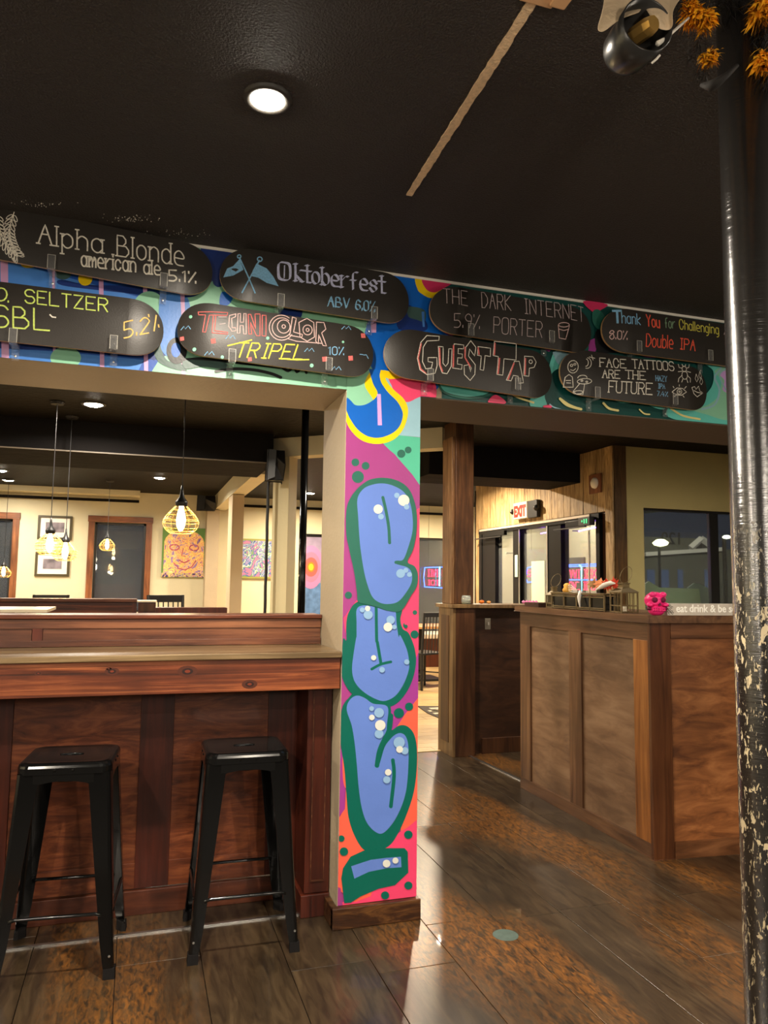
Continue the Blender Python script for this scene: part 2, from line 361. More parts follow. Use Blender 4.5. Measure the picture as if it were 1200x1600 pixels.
# header band
h = Mural((0, 300, 3.4286), (XE0, XE1, ZB, ZC))
h.T = (0, 0, 1)
h.shape('hdb', [(-400, 100), (640, 300), (640, 760), (-400, 700)], False)
h.shape('mint', [(262, 380), (330, 390), (600, 480), (600, 700), (225, 600), (250, 560), (232, 500)], False)
h.shape('dblue', [(520, 380), (720, 400), (690, 600), (600, 700), (560, 560), (575, 500), (540, 480)], False)
h.shape('dteal', [(690, 420), (1500, 500), (1500, 900), (690, 800)], False)
h.T = (0, 300, 3.4286)
h.shape('sky', [(60, 330), (160, 400), (520, 500), (900, 600), (1000, 560), (1010, 700), (860, 690), (700, 600), (-60, 500), (-60, 330)])
h.shape('navy', [(-60, 760), (300, 790), (860, 850), (830, 900), (760, 890), (300, 850), (-60, 830)])
h.shape('sky', [(-60, 835), (300, 855), (770, 900), (740, 960), (300, 930), (-60, 900)], False)
h.shape('navy', [(1080, 290), (1200, 300), (1200, 380), (1150, 460), (1110, 500), (1080, 480)])
h.shape('navy', [(330, 470), (520, 500), (1060, 500), (1040, 560), (880, 560), (560, 530), (330, 500)])
for x, wd in ((22, 40), (285, 14), (540, 24), (775, 22), (975, 22)):
    h.shape('pst', [(x-wd/2, 300), (x+wd/2, 300), (x+wd/2+8, 990), (x-wd/2+8, 990)], False)
h.dot('mint', 352, 890, 82, 60); h.dot('mint', 800, 625, 88, 92); h.dot('dgr', 338, 440, 44, 30); h.dot('yel', 457, 465, 38, 38); h.dot('yel', 155, 390, 42, 18)
h.shape('dgr', [(860, 760), (900, 700), (950, 690), (960, 730), (900, 760), (870, 850), (900, 905), (960, 915), (1000, 960), (900, 940), (840, 900), (825, 830)])
h.dot('sky', 930, 820, 70, 70)
h.T = (250, 360, 3.0)
h.shape('sky', [(0, 300), (40, 260), (110, 330), (120, 480), (60, 500), (0, 480)])
h.shape('navy', [(230, 70), (340, 85), (320, 170), (290, 260), (250, 250), (240, 160)])
h.shape('dblue', [(290, 290), (340, 310), (320, 350), (280, 350)])
h.shape('pst', [(92, 250), (112, 250), (118, 400), (100, 400)], False); h.shape('pst', [(620, 350), (645, 350), (650, 430), (625, 430)], False); h.shape('pst', [(985, 400), (1015, 400), (1012, 480), (990, 480)], False)
h.shape('navy', [(560, 350), (660, 360), (650, 420), (570, 410)])
h.dot('blk', 78, 565, 48, 62); h.dot('dblue', 74, 562, 22, 34)
h.line('blk', [(80, 615), (180, 605), (300, 612), (560, 640)], 18)
h.line('blk', [(262, 662), (340, 650), (440, 655), (520, 672), (565, 690)], 14)
h.line('blk', [(560, 632), (600, 660), (630, 630), (640, 665), (672, 635), (685, 668)], 13)
h.shape('dgr', [(120, 610), (300, 620), (300, 650), (200, 640), (120, 650)])
h.shape('dblue', [(1010, 430), (1060, 380), (1150, 300), (1200, 280), (1200, 600), (1120, 560), (1090, 480), (1060, 470)])
h.shape('mint', [(820, 600), (950, 590), (1010, 700), (1010, 790), (940, 825), (860, 800), (830, 740)])
h.T = (600, 420, 4.0)
h.shape('dblue', [(0, 20), (215, 40), (205, 130), (330, 190), (330, 330), (400, 420), (0, 560)], False)
h.shape('navy', [(90, 250), (160, 230), (260, 330), (250, 390), (90, 380)])
h.shape('dgr', [(150, 240), (250, 260), (252, 330), (200, 320), (150, 300)]); h.shape('sky', [(232, 270), (250, 270), (252, 365), (240, 365)], False)
h.shape('yel', [(200, 50), (330, 60), (420, 80), (360, 130), (300, 185), (235, 160), (205, 125)]); h.shape('rose', [(245, 60), (440, 70), (360, 130), (310, 150), (262, 130)])
h.shape('pur', [(320, 330), (420, 360), (430, 420), (370, 400)])
h.shape('yel', [(-60, 640), (110, 645), (110, 690), (20, 690), (80, 770), (60, 820), (-60, 700)], False)
h.shape('pink', [(60, 690), (150, 675), (300, 690), (320, 810), (230, 800), (150, 835), (90, 820), (50, 760)])
h.shape('rose', [(120, 680), (280, 690), (300, 760), (220, 770), (140, 740)])
h.shape('pal', [(-30, 690), (10, 720), (60, 800), (110, 850), (240, 800), (240, 900), (-30, 900)])
h.shape('ltl', [(340, 700), (640, 715), (680, 745), (620, 790), (480, 800), (380, 770)]); h.line('tealg', [(330, 700), (370, 770), (480, 805), (600, 805), (690, 770)], 14)
h.shape('pink', [(660, 810), (700, 790), (760, 835), (720, 850), (650, 840)])
h.shape('ltl', [(930, 760), (1000, 700), (1060, 520), (1140, 540), (1130, 610), (1060, 640), (1010, 720), (1000, 800), (1010, 860), (910, 860)])
h.shape('pur', [(960, 455), (1040, 465), (1030, 520), (985, 490)]); h.shape('rose', [(1080, 470), (1200, 470), (1200, 530), (1110, 520)]); h.shape('tealg', [(1060, 470), (1100, 480), (1180, 540), (1160, 570), (1090, 530)])
h.shape('lblue', [(1055, 520), (1180, 540), (1150, 580), (1080, 570)])
h.line('pyel', [(765, 755), (820, 800), (930, 838)], 12); h.line('pyel', [(1100, 815), (1150, 850), (1210, 875)], 12)
h.T = (850, 440, 4.0)
h.shape('rose', [(240, 125), (390, 145), (350, 180), (310, 200)]); h.shape('tealg', [(300, 190), (340, 180), (380, 240), (340, 300), (300, 260)])
h.shape('pur', [(270, 380), (330, 360), (310, 450), (265, 440)]); h.shape('teal', [(215, 380), (270, 385), (265, 450), (215, 440)]); h.shape('lblue', [(60, 440), (130, 450), (100, 520), (70, 500)])
h.shape('blk', [(330, 300), (480, 400), (480, 440), (330, 440)]); h.shape('pur', [(600, 440), (700, 445), (690, 480), (610, 470)]); h.shape('tealg', [(720, 450), (850, 460), (840, 500), (740, 490)])
h.shape('ltl', [(850, 760), (960, 740), (1040, 660), (1050, 560), (990, 500), (1180, 480), (1180, 900), (800, 860), (770, 790)])
h.shape('mint', [(1060, 560), (1100, 620), (1080, 720), (1000, 780), (900, 790), (1000, 830), (1180, 850), (1180, 540)])
h.shape('lav', [(1090, 580), (1160, 560), (1160, 690), (1110, 680), (1120, 620)])
h.line('lblue', [(1000, 510), (1060, 500), (1100, 540), (1060, 600), (1090, 680), (1060, 770), (980, 800)], 12)
h.line('lblue', [(1110, 500), (1130, 540), (1090, 590), (1130, 680)], 8)
h.line('pyel', [(95, 735), (140, 775), (225, 800)], 16); h.line('pyel', [(365, 762), (400, 795), (455, 808)], 14); h.line('pyel', [(590, 802), (620, 828), (652, 832)], 9); h.line('pyel', [(785, 795), (860, 840), (965, 862)], 12)
h.shape('ltl', [(610, 745), (720, 755), (745, 800), (680, 790)]); h.shape('ltl', [(420, 730), (520, 740), (540, 760), (470, 760)])
h.line('lblue', [(30, 770), (60, 790), (150, 815)], 8); h.dot('pink', 15, 785, 28, 12)
obj('mural', h.mb, pmats, wc, label='graffiti of blue, mint, pink and dark green along the beam')
# pillar
g = Mural((500, 560, 3.636), (PX0, PX1, .084, 2.262)); g.k = 75
A_ = lambda p: (p[0]/3.636+500, p[1]/3.636+560)
Bq = lambda p: (p[0]/3.2+500, p[1]/3.2+980)
g.shape('mag', [(100, 100), (620, 100), (620, 3200), (60, 3200)], False)
g.shape('mint', [(100, 60), (340, 60), (340, 300), (250, 290), (140, 330), (100, 330)], False)
g.shape('lblue', [(330, 60), (600, 60), (600, 452), (440, 438), (380, 300)], False)
g.shape('tmint', [(350, 480), (440, 438), (580, 452), (580, 745), (520, 660), (450, 580), (390, 520)], False)
g.shape('pink', [(405, 100), (640, 90), (620, 210), (560, 222), (500, 250), (465, 240), (430, 210), (405, 160)])
g.shape('mag', [(150, 330), (270, 470), (350, 488), (420, 545), (490, 630), (560, 730), (570, 900), (150, 900)], False)
g.shape('pink', [(545, 860), (580, 840), (580, 1700), (380, 1700), (400, 1380), (480, 1200)], False)
g.shape('yel', [(140, 280), (148, 365), (190, 432), (250, 475), (330, 488), (410, 466), (462, 415), (490, 350), (496, 285), (470, 230), (420, 185), (384, 145), (370, 114), (400, 120), (470, 110), (420, 84), (350, 68), (300, 60), (250, 150), (300, 250), (200, 280)])
g.shape('dblue', [(110, 220), (152, 226), (175, 245), (200, 268), (250, 266), (300, 238), (324, 200), (300, 150), (282, 90), (270, 20), (330, 0), (342, 60), (336, 100), (348, 145), (388, 200), (432, 243), (460, 290), (467, 330), (450, 385), (410, 425), (340, 452), (270, 445), (210, 405), (165, 340), (146, 295)])
g.shape('lav', [(321, 205), (342, 205), (349, 382), (325, 382)], False)
for x, y, r in ((198, 592, 22), (256, 612, 22), (212, 675, 34), (458, 543, 23), (497, 522, 19), (158, 1345, 20), (535, 1443, 13), (485, 1515, 17), (530, 1567, 22)): g.dot('tealg', x, y, r)
# lower colour fields (second trace)
g.T = (500, 980, 3.2)
g.shape('pink', [(405, -60), (520, -60), (520, 110), (486, 130), (440, 40)], False)
g.shape('pur', [(486, 128), (500, 120), (500, 345), (420, 440), (375, 515), (345, 520), (350, 380), (420, 300)], False)
g.shape('coral', [(500, 335), (420, 435), (378, 500), (400, 760), (400, 1060), (520, 1030), (520, 335)], False)
g.shape('pink', [(430, 1000), (520, 985), (520, 1420), (60, 1420), (60, 1380), (190, 1355), (250, 1300), (330, 1090)])
g.shape('coral', [(60, 960), (95, 945), (122, 900), (132, 700), (200, 900), (330, 1100), (250, 1340), (170, 1370), (80, 1300)], False)
g.shape('pur', [(80, 580), (104, 600), (122, 740), (122, 905), (88, 950), (70, 950)], False)
g.shape('mag', [(70, 1290), (100, 1300), (112, 1400), (70, 1400)], False)
g.shape('coral', [(110, 640), (124, 720), (126, 800), (112, 760)])
UB = lambda L: [((A_(p)[0]-500)*3.2, (A_(p)[1]-980)*3.2) for p in L]
g.shape('pink', UB([(130, 1475), (205, 1372), (215, 1385), (150, 1490), (140, 1560)]), False)
g.shape('teal', [(180, 325), (140, 352), (108, 400), (100, 480), (100, 580), (118, 700), (130, 850), (140, 950), (170, 1040), (215, 1108), (270, 1118), (340, 1090), (385, 1030), (430, 930), (465, 820), (480, 700), (480, 600), (465, 530), (430, 492), (390, 490), (355, 512), (343, 480), (350, 400), (300, 340)])
g.shape('teal', UB([(300, 1380), (210, 1382), (165, 1430), (146, 1495), (146, 1600)])+[(112, 60), (104, 200), (112, 262), (150, 325), (200, 352), (250, 382), (300, 404), (345, 397), (388, 373), (432, 318), (462, 250), (476, 170), (468, 100), (440, 30)]+UB([(466, 1535), (452, 1480), (460, 1420), (400, 1390)]))
g.shape('blue', UB([(205, 1425), (240, 1403), (300, 1410), (380, 1432), (422, 1432), (430, 1500), (442, 1580)])+[(398, 40), (430, 110), (442, 180), (435, 230), (410, 290), (372, 342), (320, 367), (270, 355), (210, 318), (170, 270), (157, 210), (165, 130), (178, 50)]+UB([(204, 1590), (204, 1500)]))
g.line('teal', UB([(315, 1410), (316, 1500), (318, 1600)])+[(284, 80), (300, 175)], 15)
g.line('teal', [(255, 208), (300, 184), (350, 172)], 13)
g.shape('blue', [(180, 340), (220, 352), (262, 380), (333, 395), (331, 480), (324, 545), (300, 590), (272, 684), (290, 690), (318, 600), (345, 560), (372, 535), (400, 527), (425, 545), (438, 600), (436, 720), (425, 820), (400, 900), (360, 975), (310, 1026), (270, 1017), (230, 972), (205, 900), (190, 800), (180, 680), (170, 580), (155, 490), (130, 410), (145, 362)])
g.line('teal', [(350, 440), (342, 510), (305, 585), (290, 630), (281, 688)], 23)
g.line('teal', [(360, 662), (366, 740), (350, 892)], 18)
g.shape('teal', [(215, 1112), (300, 1100), (418, 1100), (434, 1118), (437, 1222), (370, 1285), (290, 1302), (200, 1340), (150, 1372), (118, 1374), (103, 1250), (112, 1200), (150, 1142)], False)
g.shape('blue', [(152, 1190), (250, 1158), (330, 1148), (400, 1143), (403, 1195), (330, 1200), (240, 1218), (168, 1252)], False)
for x, y, r in ((468, 35, 20), (390, 427, 25), (441, 395, 20), (437, 1033, 21), (103, 1052, 16), (116, 1117, 21), (437, 1286, 20), (321, 1335, 20), (425, -5, 9)): g.dot('teal', x, y, r)
g.T = (500, 560, 3.636)
g.shape('tealg', [(350, 680), (410, 688), (470, 715), (510, 760), (535, 830), (545, 900), (541, 1000), (522, 1090), (492, 1155), (530, 1180), (549, 1220), (545, 1290), (510, 1350), (455, 1432), (380, 1432), (320, 1412), (240, 1392), (210, 1380), (205, 1330), (190, 1220), (160, 1080), (145, 1000), (145, 870), (165, 800), (210, 740), (260, 700), (300, 685)])  # upper outline greener than teal, its brighter lighting put into the colour
g.shape('blue', [(350, 712), (410, 725), (470, 760), (505, 820), (520, 900), (520, 980), (500, 1060), (468, 1142), (430, 1150), (428, 1168), (490, 1187), (515, 1220), (515, 1270), (490, 1320), (440, 1380), (380, 1395), (330, 1385), (290, 1350), (260, 1270), (240, 1180), (222, 1050), (212, 900), (208, 800), (240, 745), (290, 720)])
g.line('tealg', [(352, 792), (370, 870), (385, 960), (390, 1048)], 17); g.line('tealg', [(426, 1159), (465, 1163), (500, 1180)], 18)
for x, y, r, c in ((470, 808, 32, 'wht'), (431, 780, 15, 'bub'), (486, 845, 15, 'bub'), (325, 858, 26, 'wht'), (341, 900, 16, 'bub'), (452, 1222, 25, 'bub'), (482, 1204, 14, 'bub'), (502, 1228, 14, 'bub'),
    (235, 1428, 14, 'bub'), (268, 1455, 26, 'bub'), (265, 1420, 15, 'wht'), (395, 1485, 24, 'bub'), (380, 1525, 25, 'wht'), (416, 1525, 13, 'bub')): g.dot(c, x, y, r)
g.T = (500, 980, 3.2)
for x, y, r, c in ((263, 151, 13, 'wht'), (305, 211, 14, 'bub'), (428, 172, 13, 'bub'), (253, 404, 12, 'bub'), (290, 425, 24, 'bub'), (254, 448, 14, 'wht'), (290, 530, 22, 'bub'), (296, 487, 26, 'wht'),
    (390, 573, 28, 'bub'), (418, 614, 18, 'bub'), (392, 607, 17, 'wht'), (328, 758, 18, 'bub'), (335, 721, 16, 'wht'), (327, 1175, 19, 'wht'), (371, 1160, 15, 'wht')): g.dot(c, x, y, r)
obj('mural', g.mb, pmats, wc, label='graffiti letters in blue with green outlines on a pink and magenta pillar')

# ------------------------------------------------------------------ STROKE LETTERING
FONT = {
'A': "02 28 42|15 35", 'B': "02 08 28 37 36 25 05|25 35 44 43 32 02", 'C': "~46 38 18 06 04 12 32 44", 'D': "02 08 28 46 44 22 02", 'E': "48 08 02 42|05 35",
'F': "48 08 02|05 35", 'G': "~47 38 18 06 04 12 32 43|43 45 25", 'H': "02 08|42 48|05 45", 'I': "28 22|18 38|12 32", 'K': "08 02|48 05 42", 'L': "08 02 42", 'M': "02 08 25 48 42",
'N': "02 08 42 48", 'O': "~18 38 47 43 32 12 03 07 18", 'P': "02 08 38 47 46 35 05", 'R': "02 08 38 47 46 35 05|25 42", 'S': "~47 38 18 07 06 15 35 44 43 32 12 03",
'T': "08 48|28 22", 'U': "08 03 12 32 43 48", 'W': "08 12 26 32 48", 'X': "08 42|48 02", 'Y': "08 25 48|25 22", 'Z': "08 48 02 42", 'V': "08 22 48",
'a': "~35 26 16 05 03 12 22 33|36 32", 'b': "08 02|~05 16 26 35 33 22 12 03", 'c': "~35 26 16 05 03 12 22 33", 'd': "38 32|~35 26 16 05 03 12 22 33", 'e': "~04 34 35 26 16 05 03 12 32",
'f': "~38 28 17 12|05 25", 'g': "~35 26 16 05 03 12 22 33|36 31 20 10", 'h': "08 02|~05 16 26 35 32", 'i': "06 02|08 07", 'k': "08 02|36 04 32", 'l': "08 02", 'n': "06 02|~05 16 26 35 32",
'o': "~16 26 35 33 22 12 03 05 16", 'p': "06 00|~05 16 26 35 33 22 12 03", 'r': "06 02|~04 15 26 36", 's': "~35 26 16 05 14 24 33 22 12 03", 't': "18 12 22|06 26", 'u': "06 03 12 22 33|36 32",
'm': "06 02|~04 15 16 25 22|~24 35 36 45 42", 'y': "06 23|36 10", '0': "~18 28 37 33 22 12 03 07 18", '1': "07 18 12", '2': "~07 18 28 37 36 02|02 32", '4': "28 04 44|32 36",
'5': "38 08 05|~05 25 34 33 22 02", '6': "~37 18 05 03 12 22 33 34 25 05", '7': "08 38 12", '8': "~18 28 37 26 15 04 03 12 22 33 34 26 06 07 18", '9': "~35 15 06 07 18 28 37 35 22", '%': "38 02|07 08|33 32", '.': "02 03", '/': "38 02", ' ': ""}
NAR = {'l': 1.6, 'i': 1.6, '.': 1.3, '1': 2.6, 't': 3.4, 'I': 4.2, 'm': 5.4}
def adv(c): return NAR.get(c, 3.2 if c == ' ' else (4.4 if (c.islower() or c in '0256789%/') else 5.4))
def text(s, p0, p1, cap, slant=0, serif=False, jit=.0):
    """stroke text between two photo points of its baseline; returns photo-space polylines"""
    W = sum(adv(c) for c in s)-1.2; dx = (p1[0]-p0[0])/W; dy = (p1[1]-p0[1])/W; u = cap/6; x = 0; out = []
    for c in s:
        for st in FONT.get(c, '').split('|'):
            if not st: continue
            sm = st[0] == '~'; pts = [(int(a[0]), int(a[1])-2) for a in st.lstrip('~').split()]
            raw = pts
            if sm: pts = cr_smooth(pts, False, 4)
            j = (random.uniform(-jit, jit), random.uniform(-jit, jit))
            f = lambda q: (p0[0]+(x+q[0]+j[0]+slant*q[1])*dx, p0[1]+(x+q[0])*dy-(q[1]+j[1])*u)
            out.append([f(q) for q in pts])
            if serif and not sm and c not in '%./':
                for q in (raw[0], raw[-1]):
                    if q[1] in (0, 6) or (c.islower() and q[1] in (4, -2)): out.append([f((q[0]-.55, q[1])), f((q[0]+.55, q[1]))])
        x += adv(c)
    return out
def circ(x, y, r, ry=None, n=12, a0=0, a1=2*math.pi): return [(x+r*math.cos(a), y+(ry or r)*math.sin(a)) for a in np.linspace(a0, a1, n+1)]
CH = dict(white=(232, 226, 212), yg=(206, 226, 110), lav=(196, 200, 232), blue=(130, 184, 222), pink=(226, 112, 108), palep=(226, 190, 186), grey=(196, 178, 178), yel=(230, 220, 80), mint=(150, 220, 190), red=(236, 92, 66), gold=(206, 196, 80), sage=(120, 150, 120), orange=(230, 190, 110))
ckeys = list(CH); cmats = [mat('chalk_'+k_, rgb(*CH[k_]), .85, vary=.3, noise=140) for k_ in ckeys]
def dsurf(u, v, hl):
    a = max(0, abs(u)-(hl-.14))/.14
    return .034*a**1.7 + .007*(v/.105)**2
class Deck:
    def __init__(s, a, b, hw, label, y=2.962):
        s.A = onY(a[0], a[1], y); s.B = onY(b[0], b[1], y); s.y = y; s.hl = (s.B-s.A).length/2; s.hw = hw; s.c = (s.A+s.B)/2
        d = (s.B-s.A).normalized(); s.u = Vector((d.x, 0, d.z)); s.v = Vector((-d.z, 0, d.x))
        s.root = thing('skateboard_deck', label, 'skateboard', tuple(s.c), 0, 'skateboard decks used as beer boards on the painted beam')
        s.build()
    def P(s, u, v, off=0):
        u = float(u); v = float(v)
        return s.c+s.u*u+s.v*v+Vector((0, dsurf(u, v, s.hl)+off, 0))
    def width(s, u):
        e = s.hl-abs(u); R = .125
        return s.hw if e > R else s.hw*max(0, 1-((R-e)/R)**2.3)**(1/2.1)
    def build(s):
        us = sorted(set([round(x, 5) for x in list(np.linspace(-s.hl+.13, s.hl-.13, 13))]+[sg*(s.hl-.13*(1-math.cos(t))) for sg in (-1, 1) for t in np.linspace(0, math.pi/2, 12)]))
        vs = list(np.linspace(-1, 1, 9)); nv = len(vs)
        f, b = MB(), []
        front = [s.P(u, v*s.width(u)) for u in us for v in vs]; back = [s.P(u, v*s.width(u), .0115) for u in us for v in vs]
        fc = [(i*nv+j, (i+1)*nv+j, (i+1)*nv+j+1, i*nv+j+1) for i in range(len(us)-1) for j in range(nv-1)]
        m1 = MB().add(front, fc); o = obj('printed_face', m1, M_deck, s.root, smooth=True)
        m2 = MB().add([p+Vector((0, .0004, 0)) for p in front]+back, [tuple(i+len(front) for i in reversed(q)) for q in fc]+
            [e for i in range(len(us)-1) for e in ((i*nv, len(front)+i*nv, len(front)+(i+1)*nv, (i+1)*nv), (i*nv+nv-1, (i+1)*nv+nv-1, len(front)+(i+1)*nv+nv-1, len(front)+i*nv+nv-1))])
        obj('ply_core', m2, M_ply, s.root, label='pale maple plywood edge')
    def loc(s, p):
        q = onY(p[0], p[1], s.y)-s.c; return (q.dot(s.u), q.dot(s.v))
    def stroke(s, pts, wd, col, closed=False, nib=None):
        wd *= 1.25
        q = [s.loc(p) for p in pts]
        if closed: q.append(q[0])
        r = [q[0]]
        for a, b in zip(q, q[1:]):
            n = max(1, int(math.hypot(b[0]-a[0], b[1]-a[1])/.012))
            for t in range(1, n+1): r.append((a[0]+(b[0]-a[0])*t/n, a[1]+(b[1]-a[1])*t/n))
        L, R = [], []
        for i, p in enumerate(r):
            a = r[max(0, i-1)]; b = r[min(len(r)-1, i+1)]; dx, dy = b[0]-a[0], b[1]-a[1]; n = math.hypot(dx, dy) or 1e-6
            ex = (.35*wd if i in (0, len(r)-1) else 0)*(-1 if i == 0 else 1); px, py = p[0]+dx/n*ex, p[1]+dy/n*ex
            ox, oy = (nib[0]*wd/2, nib[1]*wd/2) if nib else (-dy/n*wd/2, dx/n*wd/2)
            L.append((px+ox, py+oy)); R.append((px-ox, py-oy))
        off = -.0009-.00002*(len(s.mb.f) % 20)
        vs = [s.P(u, v, off) for u, v in L]+[s.P(u, v, off) for u, v in R]; n = len(L)
        s.mb.add(vs, [(i, i+1, n+i+1, n+i) for i in range(n-1)])
    def strokes(s, T, sts, wd, col, **k):
        s.mb = MB()
        for st in sts: s.stroke([(x/T[2]+T[0], y/T[2]+T[1]) for x, y in st], wd, col, **k)
        obj('chalk_lettering', s.mb, cmats[ckeys.index(col)], s.root)
    def fill(s, T, pts, col):
        q = [s.loc((x/T[2]+T[0], y/T[2]+T[1])) for x, y in pts]
        obj('chalk_patch', MB().poly([s.P(u, v, -.0008) for u, v in q]), cmats[ckeys.index(col)], s.root)
    def done(s): pass
T1, T2, T3, T4 = (0, 300, 3.4286), (250, 360, 3.0), (600, 420, 4.0), (850, 440, 4.0)
def leafy(D, T, stem, n, col):
    D.strokes(T, [cr_smooth(stem, False, 4)], .0022, col); P = cr_smooth(stem, False, n)
    for i in range(2, len(P)-1, max(1, len(P)//9)):
        a, b = np.array(P[i-1]), np.array(P[i]); d = (b-a)/max(1e-6, np.hypot(*(b-a)))
        for sg in (-1, 1):
            nrm = np.array((-d[1], d[0]))*sg; c = b+nrm*17-d*14; e = []
            for t in np.linspace(0, 2*math.pi, 11): e.append(tuple(c+(nrm*.65-d*.75)*20*math.cos(t)+(d*.65+nrm*.75)*8*math.sin(t)))
            D.strokes(T, [e], .0022, col)
# 1 Alpha Blonde
D = Deck((-43, 352), (333, 426), .104, 'long black skateboard lettered Alpha Blonde, upper row far left')
D.strokes(T1, text('Alpha', (205, 275), (552, 328), 106, serif=True), .0042, 'white')
D.strokes(T1, text('Blonde', (628, 342), (985, 396), 112, serif=True), .0042, 'white')
D.strokes(T1, text('american', (437, 394), (728, 428), 78, serif=True), .0046, 'white')
D.strokes(T1, text('ale', (772, 436), (858, 444), 72, serif=True), .0046, 'white')
D.strokes(T1, text('5.1%', (906, 474), (1052, 482), 56), .0050, 'white')
leafy(D, T1, [(95, 345), (60, 275), (50, 200), (75, 105)], 8, 'white'); leafy(D, T1, [(95, 345), (40, 290), (-5, 200), (-20, 110)], 8, 'white'); D.done()
# 2 Seltzer
D = Deck((-118, 471), (256, 515), .109, 'black skateboard lettered Seltzer in yellow chalk, lower row far left')
D.strokes(T1, [circ(5, 548, 32, 36)], .0042, 'yg'); D.strokes(T1, text('.', (44, 590), (50, 590), 40), .004, 'yg')
D.strokes(T1, text('SELTZER', (135, 592), (578, 642), 72), .0040, 'yg')
D.strokes(T1, text('SBL', (-40, 718), (268, 742), 112), .0046, 'yg')
D.strokes(T1, text('5.2', (665, 782), (800, 748), 84), .0040, 'orange'); D.strokes(T1, [[(838, 650), (826, 735)], [(796, 650), (798, 662)], [(850, 700), (852, 712)]], .0042, 'orange')
D.strokes(T1, [[(268, 658), (280, 670), (298, 672)]], .004, 'white'); D.done()
# 3 Oktoberfest
D = Deck((345, 421), (643, 470), .109, 'black skateboard lettered Oktoberfest with two blue flags')
nb = (.75, .66)
D.strokes(T2, text('O', (556, 228), (612, 236), 82), .0105, 'lav', nib=nb); D.strokes(T2, [[(584, 165), (582, 222)]], .005, 'lav', nib=nb)
D.strokes(T2, text('ktoberfest', (635, 236), (1052, 294), 80, serif=True), .0092, 'lav', nib=nb)
D.strokes(T2, text('ABV 6.0%', (788, 352), (1008, 380), 44), .0058, 'blue', nib=nb)
D.strokes(T2, [[(374, 122), (446, 292)], [(466, 140), (386, 288)]], .0042, 'blue'); D.strokes(T2, [circ(373, 116, 8), circ(468, 134, 11)], .0038, 'blue')
D.fill(T2, [(375, 128), (392, 182), (345, 205), (300, 208), (318, 168), (345, 160)], 'blue'); D.fill(T2, [(452, 155), (500, 178), (530, 215), (556, 262), (500, 246), (460, 222), (428, 214), (434, 190)], 'blue'); D.done()
# 4 Technicolor
D = Deck((278, 507), (587, 553), .108, 'black skateboard lettered Technicolor Tripel with confetti squiggles')
TT = [([(180, 378), (318, 384), (314, 398), (232, 396), (214, 476), (200, 474), (214, 394), (182, 392)], 'pink'), ([(250, 398), (262, 398), (256, 470), (318, 478), (316, 486), (244, 480)], 'pink'),
 ([(275, 405), (312, 405)], 'grey'), ([(280, 440), (306, 436)], 'grey'), ([(356, 390), (326, 398), (322, 450), (338, 474), (356, 470), (354, 456), (338, 456), (336, 412), (354, 404)], 'palep'),
 ([(366, 390), (378, 388), (376, 430), (392, 430), (394, 388), (404, 388), (404, 486), (392, 486), (390, 446), (376, 446), (374, 482), (362, 482)], 'palep'), ([(414, 392), (426, 392), (448, 462), (446, 390), (470, 390), (468, 494), (452, 494), (424, 430), (430, 486), (416, 486)], 'pink'), ([(480, 396), (498, 396), (496, 496), (478, 494)], 'pink')]
for p, c in TT: D.strokes(T2, [p], .0028, c, closed=len(p) > 2)
D.strokes(T2, [circ(570, 455, 58, 60, 20, .6, 5.4), circ(572, 455, 46, 47, 20, .6, 5.5), circ(580, 450, 30, 32, 16), circ(580, 450, 8, 9, 8)], .0028, 'palep')
for p in ([(622, 404), (640, 410), (626, 476), (668, 488), (664, 502), (608, 492)], [(652, 430), (690, 410), (722, 430), (724, 500), (690, 520), (656, 500)], [(735, 428), (770, 430), (778, 462), (758, 480), (780, 542), (764, 540), (744, 488), (742, 532), (730, 520)]): D.strokes(T2, [p], .0028, 'palep', closed=True)
D.strokes(T2, [circ(692, 466, 22, 24, 14), circ(692, 466, 7, 8, 8), [(600, 508), (640, 520), (760, 530)]], .0026, 'palep')
D.strokes(T2, text('TRIPEL', (352, 592), (668, 604), 66, slant=.35), .0046, 'yel'); D.strokes(T2, [[(318, 540), (430, 514)], [(560, 600), (640, 606), (698, 605)]], .0040, 'yel')
D.strokes(T2, text('10%', (790, 582), (862, 584), 36), .003, 'blue')
for x, y, r in ((145, 398, 8), (162, 553, 9), (505, 505, 8), (712, 632, 9), (858, 523, 6), (293, 592, 8)): D.fill(T2, circ(x, y, r, n=9)[:-1], 'mint')
for x, y, r in ((250, 518, 12), (105, 498, 10), (958, 487, 12), (895, 598, 12), (422, 602, 10), (772, 603, 12)): D.fill(T2, [(x-r, y-r*.8), (x+r*.8, y-r), (x+r, y+r*.8), (x-r*.8, y+r)], 'pink')
for x, y, a in ((122, 448, 1), (330, 500, 1), (232, 574, 1), (875, 455, .8), (962, 585, -1), (828, 645, 1), (700, 560, 1)):
    D.strokes(T2, [[(x-22, y+8*a), (x-8, y-8), (x-2, y+6*a), (x+12, y-8), (x+22, y+8)]], .0024, 'blue')
D.done()
# 5 Dark Internet
D = Deck((676, 478), (930, 519), .107, 'black skateboard lettered The Dark Internet Porter with a small cup')
D.strokes(T3, text('THE', (380, 206), (524, 232), 92), .0026, 'grey'); D.strokes(T3, text('DARK', (612, 242), (796, 262), 98), .0026, 'grey')
D.strokes((0, 0, 1), text('INTERNET', (818, 489.5), (916, 502), 24), .0026, 'grey')
D.strokes(T3, text('5.9%', (442, 362), (600, 374), 84), .0026, 'grey'); D.strokes(T3, text('PORTER', (686, 398), (990, 430), 98), .0026, 'grey')
D.strokes(T3, [circ(1124, 350, 34, 14, 12), [(1088, 352), (1096, 432), (1136, 440), (1158, 356)], [(1090, 376), (1124, 386), (1154, 378)]], .0026, 'palep'); D.done()
